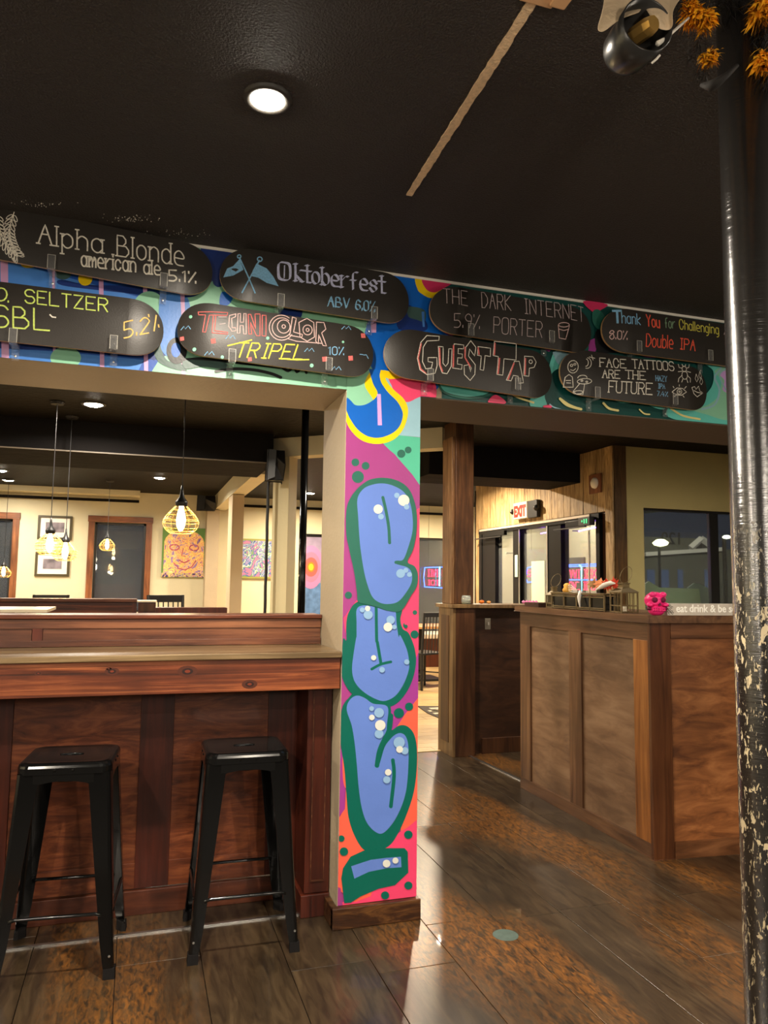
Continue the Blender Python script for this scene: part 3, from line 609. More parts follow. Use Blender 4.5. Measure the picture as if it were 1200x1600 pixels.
# 6 Guest Tap
D = Deck((604, 546), (868, 589), .108, 'black skateboard lettered Guest Tap in white and pink outline letters')
GT = [[(348, 420), (270, 415), (230, 460), (208, 560), (225, 630), (270, 660), (320, 652), (332, 605), (330, 555), (275, 555), (275, 580), (304, 585), (296, 620), (262, 625), (240, 580), (245, 490), (270, 450), (345, 446)],
 [(340, 485), (370, 487), (368, 590), (385, 610), (400, 590), (405, 500), (425, 500), (420, 610), (395, 655), (365, 650), (345, 600)],
 [(440, 468), (500, 475), (498, 500), (465, 498), (463, 530), (490, 533), (488, 558), (460, 556), (458, 595), (488, 600), (485, 628), (428, 620)],
 [(546, 447), (576, 490), (566, 545), (536, 500), (528, 545), (570, 600), (568, 660), (540, 697), (503, 660), (500, 605), (530, 600), (540, 645), (545, 620), (508, 560), (512, 490)],
 [(590, 485), (668, 495), (665, 548), (632, 542), (622, 635), (600, 630), (608, 545), (583, 540)],
 [(695, 450), (832, 465), (825, 570), (750, 562), (742, 665), (705, 660), (715, 548), (682, 542)],
 [(765, 695), (815, 578), (845, 578), (872, 712), (845, 715), (838, 672), (808, 666), (795, 700)], [(880, 545), (935, 548), (955, 580), (940, 615), (908, 622), (905, 672), (873, 668)], circ(918, 580, 11, 12, 10)]
for p in GT: D.strokes(T3, [p], .0026, 'white', closed=True)
D.strokes(T3, [[(232, 468), (212, 560), (230, 625), (262, 652)], [(347, 495), (350, 600), (366, 640)], [(436, 478), (432, 612)], [(508, 490), (506, 555), (538, 610)], [(590, 492), (594, 535)], [(698, 462), (690, 536)], [(722, 560), (712, 655)], [(812, 590), (776, 690)], [(885, 560), (880, 660)]], .0052, 'pink'); D.done()
# 7 Thank You
D = Deck((947, 511), (1202, 548), .106, 'black skateboard lettered Thank You for Challenging, upper row far right')
D.strokes(T4, text('T', (446, 250), (492, 254), 76), .0085, 'blue'); D.strokes(T4, text('hank', (492, 256), (604, 270), 68), .0036, 'blue'); D.strokes(T4, text('You', (642, 276), (724, 290), 72), .0050, 'red')
D.strokes(T4, text('for', (758, 288), (820, 292), 62), .0036, 'sage'); D.strokes(T4, text('Challenging', (848, 294), (1094, 328), 58), .0036, 'gold'); D.strokes(T4, text('A', (1126, 330), (1170, 338), 58), .003, 'grey')
D.strokes(T4, text('8.0%', (428, 350), (522, 362), 52), .0032, 'palep'); D.strokes(T4, text('Double', (640, 404), (806, 418), 78), .0042, 'red'); D.strokes(T4, text('IPA', (846, 420), (946, 432), 66), .0044, 'red'); D.done()
# 8 Face Tattoos
D = Deck((881, 577), (1112, 610), .107, 'black skateboard lettered Face Tattoos Are The Future with small doodles')
D.strokes(T4, text('FACE', (350, 530), (512, 540), 54, serif=True), .0036, 'white'); D.strokes(T4, text('TATTOOS', (556, 540), (816, 556), 56, serif=True), .0036, 'white')
D.strokes(T4, text('ARE', (366, 600), (472, 606), 50, serif=True), .0036, 'white'); D.strokes(T4, text('THE', (512, 606), (632, 614), 52, serif=True), .0036, 'white')
D.strokes(T4, text('FUTURE', (406, 690), (674, 706), 70, serif=True), .0040, 'white')
D.strokes(T4, text('HAZY', (698, 620), (768, 626), 34), .0030, 'blue'); D.strokes(T4, text('IPA', (712, 666), (756, 670), 28), .0030, 'blue'); D.strokes(T4, text('7.4%', (708, 712), (774, 718), 28), .0026, 'blue')
dd = [circ(192, 527, 28, 40, 14), circ(184, 518, 7, 8, 6), circ(202, 512, 6, 7, 6), [(178, 545), (192, 552), (206, 540)], circ(270, 508, 26, 34, 12, -1.4, 1.9), circ(262, 505, 16, 24, 10, -1.2, 1.6), [(285, 470), (320, 478)], [(300, 458), (308, 490)],
 [(142, 650), (150, 590), (170, 574), (188, 592), (194, 655), (142, 650)], [(155, 610), (180, 612)], [(158, 625), (180, 628)], circ(243, 600, 26, 16, 10, math.pi, 2*math.pi), circ(256, 622, 42, 17, 14), circ(240, 618, 6, 5, 6), circ(268, 626, 6, 5, 6), [(228, 636), (195, 680), (215, 700), (250, 704), (256, 640)], circ(222, 688, 28, 10, 10),
 circ(880, 545, 14, 18, 10), circ(880, 585, 18, 26, 12), [(868, 540), (848, 535), (845, 515)], [(892, 540), (910, 535), (915, 515)], [(866, 560), (840, 562)], [(895, 560), (920, 566)], [(864, 585), (842, 605), (838, 628)], [(896, 585), (916, 605), (914, 630)], [(870, 605), (860, 628)], [(890, 605), (898, 630)], [(874, 528), (868, 515)], [(886, 528), (892, 516)],
 [(960, 575), (950, 605), (962, 625), (975, 605), (960, 575)], [(992, 555), (980, 585), (990, 600), (1002, 585), (992, 555)], [(1000, 595), (984, 625), (998, 640), (1012, 620), (1000, 595)],
 [(800, 690), (830, 665), (865, 668), (890, 690), (860, 710), (825, 708), (800, 690)], circ(846, 688, 15, 16, 10), circ(846, 688, 5, 5, 6), [(812, 665), (806, 655)], [(845, 655), (845, 645)], [(878, 668), (888, 656)], [(820, 712), (814, 720)], [(868, 712), (876, 722)],
 [(925, 662), (945, 655), (955, 672), (975, 650), (985, 680), (1012, 690), (985, 705), (965, 718), (940, 700), (925, 662)], [(940, 680), (965, 690), (1000, 692)]]
D.strokes(T4, dd, .0026, 'white'); D.done()
# acrylic holders
BR = [('left end of the Alpha Blonde board', T1, 275, 280, 405), ('right end of the Alpha Blonde board', T1, 876, 385, 500), ('left side of the Seltzer board', T1, 70, 590, 800), ('right side of the Seltzer board', T1, 608, 725, 835),
 ('left side of the Oktoberfest board', T2, 565, 245, 352), ('right side of the Oktoberfest board', T2, 1002, 312, 410), ('left side of the Technicolor board', T2, 337, 520, 612), ('right side of the Technicolor board', T2, 790, 570, 650),
 ('left side of the Dark Internet board', T3, 540, 290, 410), ('right side of the Dark Internet board', T3, 1044, 365, 452), ('left side of the Guest Tap board', T3, 286, 590, 692), ('right side of the Guest Tap board', T3, 832, 655, 748),
 ('left side of the Thank You board', T4, 590, 320, 432), ('right side of the Thank You board', T4, 1035, 378, 488), ('left side of the Face Tattoos board', T4, 330, 615, 722), ('right side of the Face Tattoos board', T4, 815, 675, 762)]
for lb, T, x, y0, y1 in BR:
    p = onY(x/T[2]+T[0], y1/T[2]+T[1], 2.955); hx = .013; zb = p.z-.006; zt = min(zb+.052, 2.68); X = p.x
    t = thing('acrylic_bracket', 'clear acrylic bracket at the '+lb, 'bracket', (X, YW-.012, zb), 0, 'clear brackets holding the skateboards')
    obj('front_lip', MB().box(X-hx, X+hx, 2.946, 2.949, zb, zt), M_acr, t)
    obj('shelf', MB().box(X-hx, X+hx, 2.949, YW-.0125, zb-.003, zb), M_acr, t)
    obj('back_plate', MB().box(X-hx, X+hx, YW-.0165, YW-.0125, zb-.045, zb+.02), M_acr, t)
    mb = MB()
    for dx in (-1, 1): mb.box(X+dx*hx-.0008, X+dx*hx+.0008, 2.9452, 2.9462, zb, zt)
    mb.box(X-hx, X+hx, 2.9452, 2.9462, zt-.001, zt)
    obj('polished_edge', mb, mat('acrylic_edge', rgb(225, 222, 210), .3, alpha=.5), t)
    obj('screw', MB().lathe((X, YW-.018, zb-.03), [(0, -.002), (.004, -.001), (.004, .002)], 10, axis=(0, 1, 0)), M_chrome, t)

# ------------------------------------------------------------------ BAR COUNTER
t = thing('bar_counter', 'dark red wooden bar counter with a worn plank top, left of the painted pillar', 'bar counter', (-.4, 3.25, 0))
X0 = -1.9; XR = .800
obj('counter_top', MB().box(X0, XR, 3.018, 3.44, 1.052, 1.0765), M_ctop, t, bev=.004)
obj('apron', MB().box(X0, XR-.003, 3.032, 3.060, .927, 1.051), M_apron, t, bev=.002)
ap = bpy.data.objects['apron']
for x_, z_, r_ in ((175, 1049, .011), (170, 1045, .004), (293, 1049, .016), (390, 1069, .013), (60, 1052, .006)):
    p = onY(x_, z_, 3.032); kn = MB()
    for i_, (k_, y_) in enumerate(((1.8, .0004), (1.0, .0008), (.5, .0012))):
        kn.poly([(p.x+r_*k_*1.3*math.cos(a_), 3.032-y_, p.z+r_*k_*.75*math.sin(a_)) for a_ in np.linspace(0, 2*math.pi, 16, False)], i_)
    obj('knot', kn, [mat('knot_halo', rgb(70, 30, 14), .45), mat('knot_ring', rgb(34, 12, 6), .45), mat('knot_heart', rgb(104, 40, 18), .45)], ap)
obj('apron_return', MB().box(XR-.03, XR-.003, 3.061, 3.15, .93, 1.051), M_apron, t)
for a, b_ in ((X0, -.40), (-.36, .80)):
    obj('back_panel', MB().box(a, b_-.002, 3.405, 3.43, 1.077, 1.2), M_apronL, t)
obj('ledge_stile', MB().box(-.399, -.361, 3.399, 3.43, 1.077, 1.192), M_stile, t)
for z0, z1 in ((1.078, 1.104), (1.152, 1.190)):
    obj('ledge_rail', MB().box(X0, .80, 3.398, 3.4045, z0, z1), M_apronL, t, bev=.001)
obj('ledge_cap', MB().box(X0, .801, 3.385, 3.56, 1.192, 1.209), M_apron, t, bev=.003)
for a, b_ in ((-1.3, -.60), (-.448, .035), (.169, .567)):
    obj('plywood_panel', MB().box(a, b_, 3.385, 3.395, .10, 1.05), M_panel, t)
for a, b_ in ((X0, -1.3), (-.58, -.449), (.035, .169), (.567, .70)):
    obj('stile', MB().box(a, b_, 3.378, 3.40, .10, 1.05), M_stile, t, bev=.001)
for a, b_ in ((-1.3, -.58), (-.449, .035), (.169, .567)):
    obj('bottom_rail', MB().box(a, b_, 3.379, 3.40, .10, .20), M_apron if False else M_panel, t, bev=.001)
obj('base_rail', MB().box(X0, .675, 3.365, 3.40, 0, .095), wood('bar_base', rgb(52, 22, 12), rgb(84, 40, 22), rgb(110, 60, 36), 'x', 2, .45), t, bev=.002)
p = obj('end_pier', MB().box(.695, .7985, 3.16, 3.384, .09, 1.051), M_stile, t, bev=.002)
obj('end_pier_base', MB().box(.68, .7985, 3.148, 3.384, 0, .088), M_stile, t, bev=.003)
obj('pier_moulding', MB().box(.718, .722, 3.156, 3.16, .14, 1.0).box(.772, .776, 3.156, 3.16, .14, 1.0).box(.718, .776, 3.156, 3.16, .136, .142), M_apronL, p)

# ------------------------------------------------------------------ BAR STOOLS
def rsq(hw, r, n=6):
    o = []
    for cx, cy, a0 in ((1, 1, 0), (-1, 1, 90), (-1, -1, 180), (1, -1, 270)):
        for i in range(n+1):
            a = math.radians(a0+90*i/n); o.append((cx*(hw-r)+r*math.cos(a), cy*(hw-r)+r*math.sin(a)))
    return o
def stool():
    t = thing('bar_stool', 'glossy black metal bar stool nearest the left edge of the picture', 'bar stool', (-.205, 3.085, 0), math.radians(-5), 'black metal bar stools')
    HS = .715; mb = MB(); rings = []
    prof = [(.118, HS-.002), (.140, HS), (.150, HS-.002), (.1555, HS-.008), (.1575, HS-.016), (.1575, HS-.038), (.154, HS-.04), (.150, HS-.034), (.146, HS-.012)]
    n = 28
    for i, (hw, z) in enumerate(prof): mb.v += [(x, y, z) for x, y in rsq(hw, .04 if hw > .13 else .03)]
    for i in range(len(prof)-1):
        for j in range(n): mb.f.append((i*n+j, i*n+(j+1) % n, (i+1)*n+(j+1) % n, (i+1)*n+j)); mb.m.append(0)
    mb.f.append(tuple(range(n-1, -1, -1))[::-1]); mb.m.append(0)
    st = obj('seat', mb, M_gloss, t, local=True, smooth=False, bev=0)
    sl = MB(); pts = [(x*2.6, y*.55) for x, y in rsq(.0145, .014)]
    sl.tube([(x, y, HS-.001) for x, y in [(a*1.05, b*1.15) for a, b in pts]], .0022, 6, 0, closed=True)
    obj('grip_rim', sl, M_gloss, st, local=True, smooth=True)
    sl = MB(); sl.prism([(x, y, HS-.0018) for x, y in pts], (0, 0, .0006)); obj('grip_slot', sl, M_dark, st, local=True)
    top = .128; bot = .19; zt = HS-.035
    for sx in (-1, 1):
        for sy in (-1, 1):
            lg = MB(); lv = [(zt, top+.026, .076), (zt-.05, top+.029, .072), (.42, .170, .060), (.12, .190, .043), (.045, .196, .036), (.028, .1975, .034)]
            secs = []
            for z, c, wd in lv:
                q = .012
                sec = [(c-wd, c), (c-q, c), (c-.3*q, c-.3*q), (c, c-q), (c, c-wd), (c-.0025, c-wd), (c-.0045, c-q), (c-.3*q-.003, c-.3*q-.003), (c-q, c-.0045), (c-wd, c-.0025)]
                secs.append([(x*sx, y*sy, z) for x, y in sec])
            m_ = len(secs[0]); vs = [p_ for s_ in secs for p_ in s_]; fs = []
            for i in range(len(secs)-1):
                for j in range(m_): fs.append((i*m_+j, i*m_+(j+1) % m_, (i+1)*m_+(j+1) % m_, (i+1)*m_+j))
            lg.add(vs, fs); l_ = obj('leg', lg, M_gloss, t, local=True, smooth=False)
            ft = MB(); c = .1975; ft.add([(x*sx, y*sy, z) for z, k_ in ((.034, .0), (.0, .002)) for x, y in ((c+k_+.002, c+k_+.002), (c-.034, c+k_+.002), (c-.034, c-.012), (c-.012, c-.034), (c+k_+.002, c-.034))],
                [(0, 1, 6, 5), (1, 2, 7, 6), (2, 3, 8, 7), (3, 4, 9, 8), (4, 0, 5, 9), (0, 4, 3, 2, 1), (5, 6, 7, 8, 9)])
            obj('foot_cap', ft, M_blk, l_, local=True)
            bt = MB(); bt.lathe(((c-.016)*sx, (c+.0)*sy, .075), [(0, .004), (.004, .003), (.0045, 0)], 8, axis=(0, sy, 0)); obj('bolt', bt, M_chrome, l_, local=True)
    for k_, (ax, sg) in enumerate((('x', -1), ('x', 1), ('y', -1), ('y', 1))):
        def place(m_): 
            if ax == 'x': return [(x, y*sg, z) for x, y, z in m_]
            return [(y*sg, x, z) for x, y, z in m_]
        a = MB(); c = .1535
        prof = [(-.10, zt), (-.10, zt-.045), (-.075, zt-.034), (-.04, zt-.028), (0, zt-.026), (.04, zt-.028), (.075, zt-.034), (.10, zt-.045), (.10, zt)]
        a.prism(place([(x, c, z) for x, z in prof]), place([(0, .0025, 0)])[0]); obj('apron', a, M_gloss, t, local=True)
        rv = MB()
        for x in (-.03, .03): rv.lathe(place([(x, c+.004, zt+.012)])[0], [(0, .003), (.004, .0015), (.005, 0)], 8, axis=place([(0, 1, 0)])[0])
        obj('rivet', rv, M_gloss, t, local=True)
        b = MB(); z = .205; hw = .148; c = .181
        b.tube(place([(-hw, c, z), (-hw+.02, c-.002, z+.005), (hw-.02, c-.002, z+.005), (hw, c, z)]), .0065, 8); obj('foot_rail', b, M_gloss, t, local=True, smooth=True)
        br = MB(); br.tube(place([(-.12, .12, zt-.02), (-.06, .10, zt-.035), (0, .095, zt-.04), (.06, .10, zt-.035), (.12, .12, zt-.02)]), .004, 6); obj('under_brace', br, M_gloss, t, local=True, smooth=True)
    return t
def dup(root, loc, rz, label):
    r = root.copy(); link(r); r.location = loc; r.rotation_euler = (0, 0, rz); r['label'] = label
    for ch in list(root.children):
        c = ch.copy(); link(c); c.parent = r
        for g_ in ch.children: d_ = g_.copy(); link(d_); d_.parent = c
    return r
s1 = stool(); s2 = dup(s1, (.425, 3.085, 0), math.radians(-1), 'glossy black metal bar stool closer to the painted pillar')

# ------------------------------------------------------------------ HOST STAND
t = thing('host_stand', 'panelled brown wooden host stand with candles and decorations on top', 'host stand', (2.7, 3.6, 0))
HZ = 1.205; HX = 2.5
fa = Vector((2.494, 3.303, 0)); fb = Vector((4.3, 3.303-1.806*.08, 0)); fd = (fb-fa).normalized(); fn = Vector((fd.y, -fd.x, 0))
def hy(z0, z1, y0, y1, x0, x1): return MB().box(x0, x1, y0, y1, z0, z1)
obj('top', MB().prism([(2.472, 4.73, HZ-.032), (2.472, 3.283, HZ-.032), (4.35, 3.133, HZ-.032), (4.35, 3.75, HZ-.032), (3.05, 3.85, HZ-.032), (2.95, 4.73, HZ-.032)], (0, 0, .032)), M_hrail, t, bev=.004)
obj('core', MB().prism([(2.522, 4.69, .0), (2.522, 3.33, .0), (4.28, 3.18, .0), (4.28, 3.6, .0), (2.95, 3.7, .0), (2.9, 4.69, .0)], (0, 0, HZ-.033)), M_far, t)
obj('top_rail', hy(1.078, HZ-.033, 3.32, 4.70, 2.5, 2.521), M_hrail, t, bev=.001)
obj('base_rail', hy(0, .072, 3.32, 4.70, 2.498, 2.521), M_hrail, t, bev=.001)
for y0, y1 in ((4.565, 4.70), (3.951, 4.085)):
    obj('stile', hy(.072, 1.078, y0, y1, 2.5, 2.521), M_hstile, t, bev=.001)
for y0, y1 in ((4.085, 4.565), (3.45, 3.951)):
    obj('plywood_panel', MB().box(2.512, 2.521, y0, y1, .072, 1.078), wood('host_side_plywood', rgb(92, 66, 46), rgb(120, 90, 64), rgb(142, 112, 84), 'y', 1.6, .5, .22, .5, bump=.06, wear=(rgb(160, 130, 102), .56)), t)
obj('corner_post', hy(.072, 1.078, 3.318, 3.45, 2.498, 2.521), M_hcorner, t, bev=.002)
def front(a, b, z0, z1, d0=.0, d1=.02):
    """piece on the street-side face: a..b metres from the corner"""
    P0 = fa+fd*a; P1 = fa+fd*b; q = [P0+fn*(-d0), P1+fn*(-d0), P1+fn*(-d1), P0+fn*(-d1)]
    return MB().prism([(p.x, p.y, z0) for p in q], (0, 0, z1-z0))
obj('corner_board', front(0, .118, 0, HZ-.033, 0, .024), wood('dark_corner_board', rgb(52, 28, 14), rgb(82, 46, 24), rgb(104, 64, 36), 'z', 2, .35, .06, .8), t, bev=.002)
obj('front_rail', front(.12, 1.8, 1.092, HZ-.033, 0, .022), M_hrailx, t, bev=.001)
obj('front_base', front(.12, 1.8, 0, .08, -.002, .022), M_hrailx, t, bev=.001)
for a, b_ in ((.12, .70), (.84, 1.4)): obj('plywood_panel', front(a, b_, .08, 1.092, .012, .022), M_hpanelF, t)
obj('front_stile', front(.70, .84, .08, 1.092, 0, .022), M_hstile, t, bev=.001)

# things on the host stand
ML = mat('aged_bronze_metal', rgb(120, 104, 74), .45, metal=.6, bump=.2, bscale=90)
def lantern(name, cx, cy, s, h_, label, ring):
    t = thing(name, label, 'lantern', (cx, cy, HZ+.001)); z = HZ+.001; fr = MB()
    for sx in (-1, 1):
        for sy in (-1, 1): fr.box(cx+sx*s-.0035, cx+sx*s+.0035, cy+sy*s-.0035, cy+sy*s+.0035, z, z+h_)
    for zz in (z+.002, z+h_-.006, z+h_*.32):
        for a in (-1, 1):
            fr.box(cx-s, cx+s, cy+a*s-.003, cy+a*s+.003, zz, zz+.006); fr.box(cx+a*s-.003, cx+a*s+.003, cy-s, cy+s, zz, zz+.006)
    for q in (-.33, .33):
        for a in (-1, 1):
            fr.box(cx+q*s-.0018, cx+q*s+.0018, cy+a*s-.002, cy+a*s+.002, z, z+h_); fr.box(cx+a*s-.002, cx+a*s+.002, cy+q*s-.0018, cy+q*s+.0018, z, z+h_)
    obj('frame', fr, ML, t)
    rf = MB(); v = []
    for k_, zz in ((s+.008, z+h_), (s*.42, z+h_+.026), (s*.42, z+h_+.045), (s*.5, z+h_+.047), (s*.5, z+h_+.052)):
        v += [(cx-k_, cy-k_, zz), (cx+k_, cy-k_, zz), (cx+k_, cy+k_, zz), (cx-k_, cy+k_, zz)]
    f = [(i*4+j, i*4+(j+1) % 4, (i+1)*4+(j+1) % 4, (i+1)*4+j) for i in range(4) for j in range(4)]+[(16, 17, 18, 19)]
    rf.add(v, f); obj('roof', rf, ML, t)
    rg = MB(); zc = z+h_+.05; rg.tube([(cx+ring*.55*math.sin(a)*.9+ring*.35*(1-math.cos(a))*.6, cy, zc+ring*.62*(1-math.cos(a))) for a in np.linspace(-math.pi, math.pi, 22)], .0016, 6)
    obj('ring_handle', rg, ML, t, smooth=True)
    cd = MB().lathe((cx, cy, z+.008), [(0, 0), (.018, 0), (.018, .03), (.004, .031), (0, .031)], 14); obj('candle', cd, mat('wax', rgb(238, 230, 205), .5), t)
    return t
q0 = onZ(0, 0, HZ) if False else None
lantern('square_lantern', 2.60, 3.665, .052, .115, 'small bronze metal lantern with ring handle beside the pink skull', .075)
lantern('square_lantern', 2.60, 4.42, .035, .085, 'small bronze metal lantern with ring handle at the far end of the host stand', .07)
lx = 2.60; y0, y1 = 3.78, 4.36; z = HZ+.001
t = thing('lantern_trough', 'long bronze framed candle trough with dark panes on the host stand', 'candle holder', (lx, 3.97, z))
fr = MB(); hw = .05
for y in np.linspace(y0, y1, 5):
    for sx in (-1, 1): fr.box(lx+sx*hw-.004, lx+sx*hw+.004, y-.005, y+.005, z, z+.095)
for zz in (z+.004, z+.014, z+.078, z+.090):
    for sx in (-1, 1): fr.box(lx+sx*hw-.004, lx+sx*hw+.004, y0, y1, zz, zz+.006)
obj('frame', fr, ML, t); obj('pane', MB().box(lx-hw+.006, lx+hw-.006, y0+.006, y1-.006, z+.006, z+.088), mat('dark_smoked_pane', (.006, .006, .006, 1), .12, spec=.7), t)
obj('lid', MB().box(lx-hw-.008, lx+hw+.008, y0-.008, y1+.008, z+.096, z+.104), ML, t, bev=.002)
# leaves, feather and trinkets lying on the trough
def leaf(c, s, rz, tilt, m):
    prof = [(0, -1), (.12, -.55), (.6, -.75), (.45, -.35), (1, -.2), (.62, .1), (.85, .55), (.4, .4), (.25, .55), (0, 1)]
    pts = prof+[(-x, y) for x, y in prof[-2:0:-1]]; mb = MB(); v = []
    R = Matrix.Rotation(rz, 3, 'Z') @ Matrix.Rotation(tilt, 3, 'X')
    for x, y in pts: v.append(Vector(c)+R @ Vector((x*s, y*s, .25*s*x*x)))
    v.append(Vector(c)); n = len(pts); mb.add(v, [(i, (i+1) % n, n) for i in range(n)]); return mb
lm = [mat('leaf_orange', rgb(226, 140, 84), .6), mat('leaf_red', rgb(206, 60, 40), .5), mat('leaf_tan', rgb(222, 176, 120), .6)]
t = thing('autumn_leaves', 'orange and red artificial maple leaves on the candle trough', 'leaves', (lx, 3.68, z+.108))
for i, (dy, dz, mi) in enumerate(((.14, .03, 2), (.09, .03, 0), (.05, .035, 0), (.0, .03, 1), (-.03, .035, 1), (.03, .02, 1))):
    lf_ = leaf((lx+random.uniform(-.02, .02), 3.80+dy, z+.145+dz*.5), .042, random.uniform(0, 6), random.uniform(.7, 1.4), 0)
    o = obj('leaf', lf_, lm[mi], t); o.modifiers.new('s', 'SOLIDIFY').thickness = .0012
mb = MB().tube([(2.545, 4.02, z+.116), (2.532, 4.015, z+.08), (2.530, 4.01, z+.05), (2.528, 4.0, z+.018)], [.009, .012, .008, .003], 8)
tag(obj('white_feather', mb, M_white, loc=(2.54, 3.89, z+.1), smooth=True), 'thin white feather hanging over the side of the candle trough', 'feather')
mb = MB().tube([(2.53, 3.83, z+.125), (2.54, 3.77, z+.15), (2.545, 3.71, z+.165), (2.545, 3.67, z+.163)], [.004, .016, .013, .004], 8)
tag(obj('knife_handle', mb, M_white, loc=(2.61, 3.65, z+.12), smooth=True), 'pale curved prop sticking out of the red leaves', 'prop')
mb = MB().lathe((2.60, 4.26, z+.105), [(0, 0), (.026, 0), (.03, .015), (.02, .03), (.022, .045), (.012, .055), (0, .058)], 14)
for k_ in range(4): mb.tube([(2.60, 4.26, z+.145-.01*k_), (2.59, 4.20, z+.15-.013*k_), (2.585, 4.12, z+.12-.006*k_)], .0022, 6, 1)
tag(obj('skeleton_trinket', mb, [mat('trinket_gold', rgb(214, 160, 66), .5), M_white], loc=(2.6, 4.25, z+.105), smooth=True), 'small golden trinket with white bony arms on the far end of the trough', 'trinket')
# pink skull
def skull(cx, cy, cz, s):
    t = thing('pink_skull', 'bright pink skull figurine at the corner of the host stand', 'skull', (cx, cy, cz), -YAW*.8)
    m = mat('pink_skull_paint', rgb(232, 40, 120), .42, bump=.4, bscale=45, vary=.12, noise=30); dk = mat('skull_socket', rgb(96, 10, 50), .8)
    def ell(c, r, n=16, k=10, f=None):
        mb = MB(); v = []
        for i in range(k+1):
            ph = math.pi*i/k
            for j in range(n):
                th = 2*math.pi*j/n; p = [r[0]*math.sin(ph)*math.cos(th), r[1]*math.sin(ph)*math.sin(th), r[2]*math.cos(ph)]
                if f: p = f(p)
                v.append((c[0]+p[0], c[1]+p[1], c[2]+p[2]))
        return mb.add(v, [(i*n+j, i*n+(j+1) % n, (i+1)*n+(j+1) % n, (i+1)*n+j) for i in range(k) for j in range(n)])
    def fc(p):
        x, y, z_ = p
        if y < 0 and z_ < .02*s: x *= .9; 
        for ex in (-.022, .022):
            d_ = math.hypot(x-ex*s/.06, z_-.0*s)
            if y < 0 and d_ < .016*s/.06: y += (1-(d_/(.016*s/.06)))*.022*s/.06
        return [x, y, z_]
    K = s/.06
    obj('cranium', ell((0, .004*K, .074*K), (.053*K, .054*K, .043*K), 36, 26, fc), m, t, local=True, smooth=True)
    for sx in (-1, 1): obj('brow_lump', ell((sx*.026*K, -.028*K, .104*K), (.018*K, .02*K, .014*K)), m, t, local=True, smooth=True)
    jw = ell((0, -.008*K, .026*K), (.040*K, .042*K, .030*K), 20, 12); obj('jaw', jw, m, t, local=True, smooth=True)
    for sx in (-1, 1):
        obj('cheekbone', ell((sx*.04*K, -.024*K, .053*K), (.017*K, .02*K, .012*K)), m, t, local=True, smooth=True)
        obj('eye_socket', ell((sx*.021*K, -.042*K, .078*K), (.0135*K, .011*K, .0135*K)), dk, t, local=True, smooth=True)
        obj('jaw_hollow', ell((sx*.044*K, -.02*K, .034*K), (.009*K, .02*K, .008*K)), dk, t, local=True, smooth=True)
    obj('nose_hole', MB().prism([(0, -.056*K, .064*K), (-.008*K, -.056*K, .05*K), (.008*K, -.056*K, .05*K)], (0, .012*K, 0)), dk, t, local=True)
    for row, zz in enumerate((.036, .026)):
        for i in range(7):
            a = (i-3)*.24; o = obj('tooth', ell((.045*K*math.sin(a), -.008*K-.043*K*math.cos(a), zz*K), (.0055*K, .005*K, .0055*K), 8, 6), m, t, local=True, smooth=True)
    return t
skull(2.58, 3.365, HZ+.001, .062)
# sign
sp = onY(1044, 962, 3.33); sx0 = sp.x; sl = .62; a = math.radians(-4.6)
t = thing('wooden_sign', 'whitewashed block sign reading eat drink and be, right of the pink skull', 'sign', (sx0, 3.335, HZ+.001), a)
obj('board', MB().box(0, sl, 0, .025, 0, .062), mat('whitewashed_board', rgb(196, 186, 172), .7, vary=.2, noise=20), t, local=True, bev=.0015)
def txt(name, body, size, m, parent, loc, rot=(math.pi/2, 0, 0), ext=.001, sx=1, off=0):
    cu_ = bpy.data.curves.new('t', 'FONT'); cu_.body = body; cu_.size = size; cu_.extrude = ext; cu_.resolution_u = 3; cu_.offset = off
    ob = bpy.data.objects.new('t', cu_); S.collection.objects.link(ob); bpy.context.view_layer.update()
    me = bpy.data.meshes.new_from_object(ob.evaluated_get(bpy.context.evaluated_depsgraph_get())); bpy.data.objects.remove(ob)
    me.materials.clear(); me.materials.append(m); me.transform(Matrix.Diagonal((sx, 1, 1, 1))); me.transform(Matrix.Rotation(rot[2], 4, 'Z') @ Matrix.Rotation(rot[0], 4, 'X'))
    o = bpy.data.objects.new(name, me); link(o, parent); o.location = loc; return o
txt('lettering', 'eat drink & be scary', .056, mat('sign_white', rgb(250, 247, 238), .6), t, (.050, -.001, .018), ext=.001, sx=.93, off=.0008)
mb = MB()
for (x, z_) in ((.012, .012), (.024, .02), (.012, .03), (.026, .042), (.014, .05), (.03, .012), (.008, .02)): mb.tube([(x+.006*math.cos(q), -.0008, z_+.005*math.sin(q)) for q in np.linspace(0, 5, 9)], .0012, 5)
obj('black_scrollwork', mb, M_blk, t, local=True)
for (px_, py_, l_, c) in ((850, 941, 0, 0),): pass
tag(obj('dark_tray', MB().box(2.53, 2.86, 4.50, 4.69, HZ+.001, HZ+.03), wood('tray_wood', rgb(40, 20, 12), rgb(60, 32, 20), rgb(80, 44, 28), 'x'), loc=(2.7, 4.6, HZ)), 'low dark wooden tray on the far left end of the host stand', 'tray')

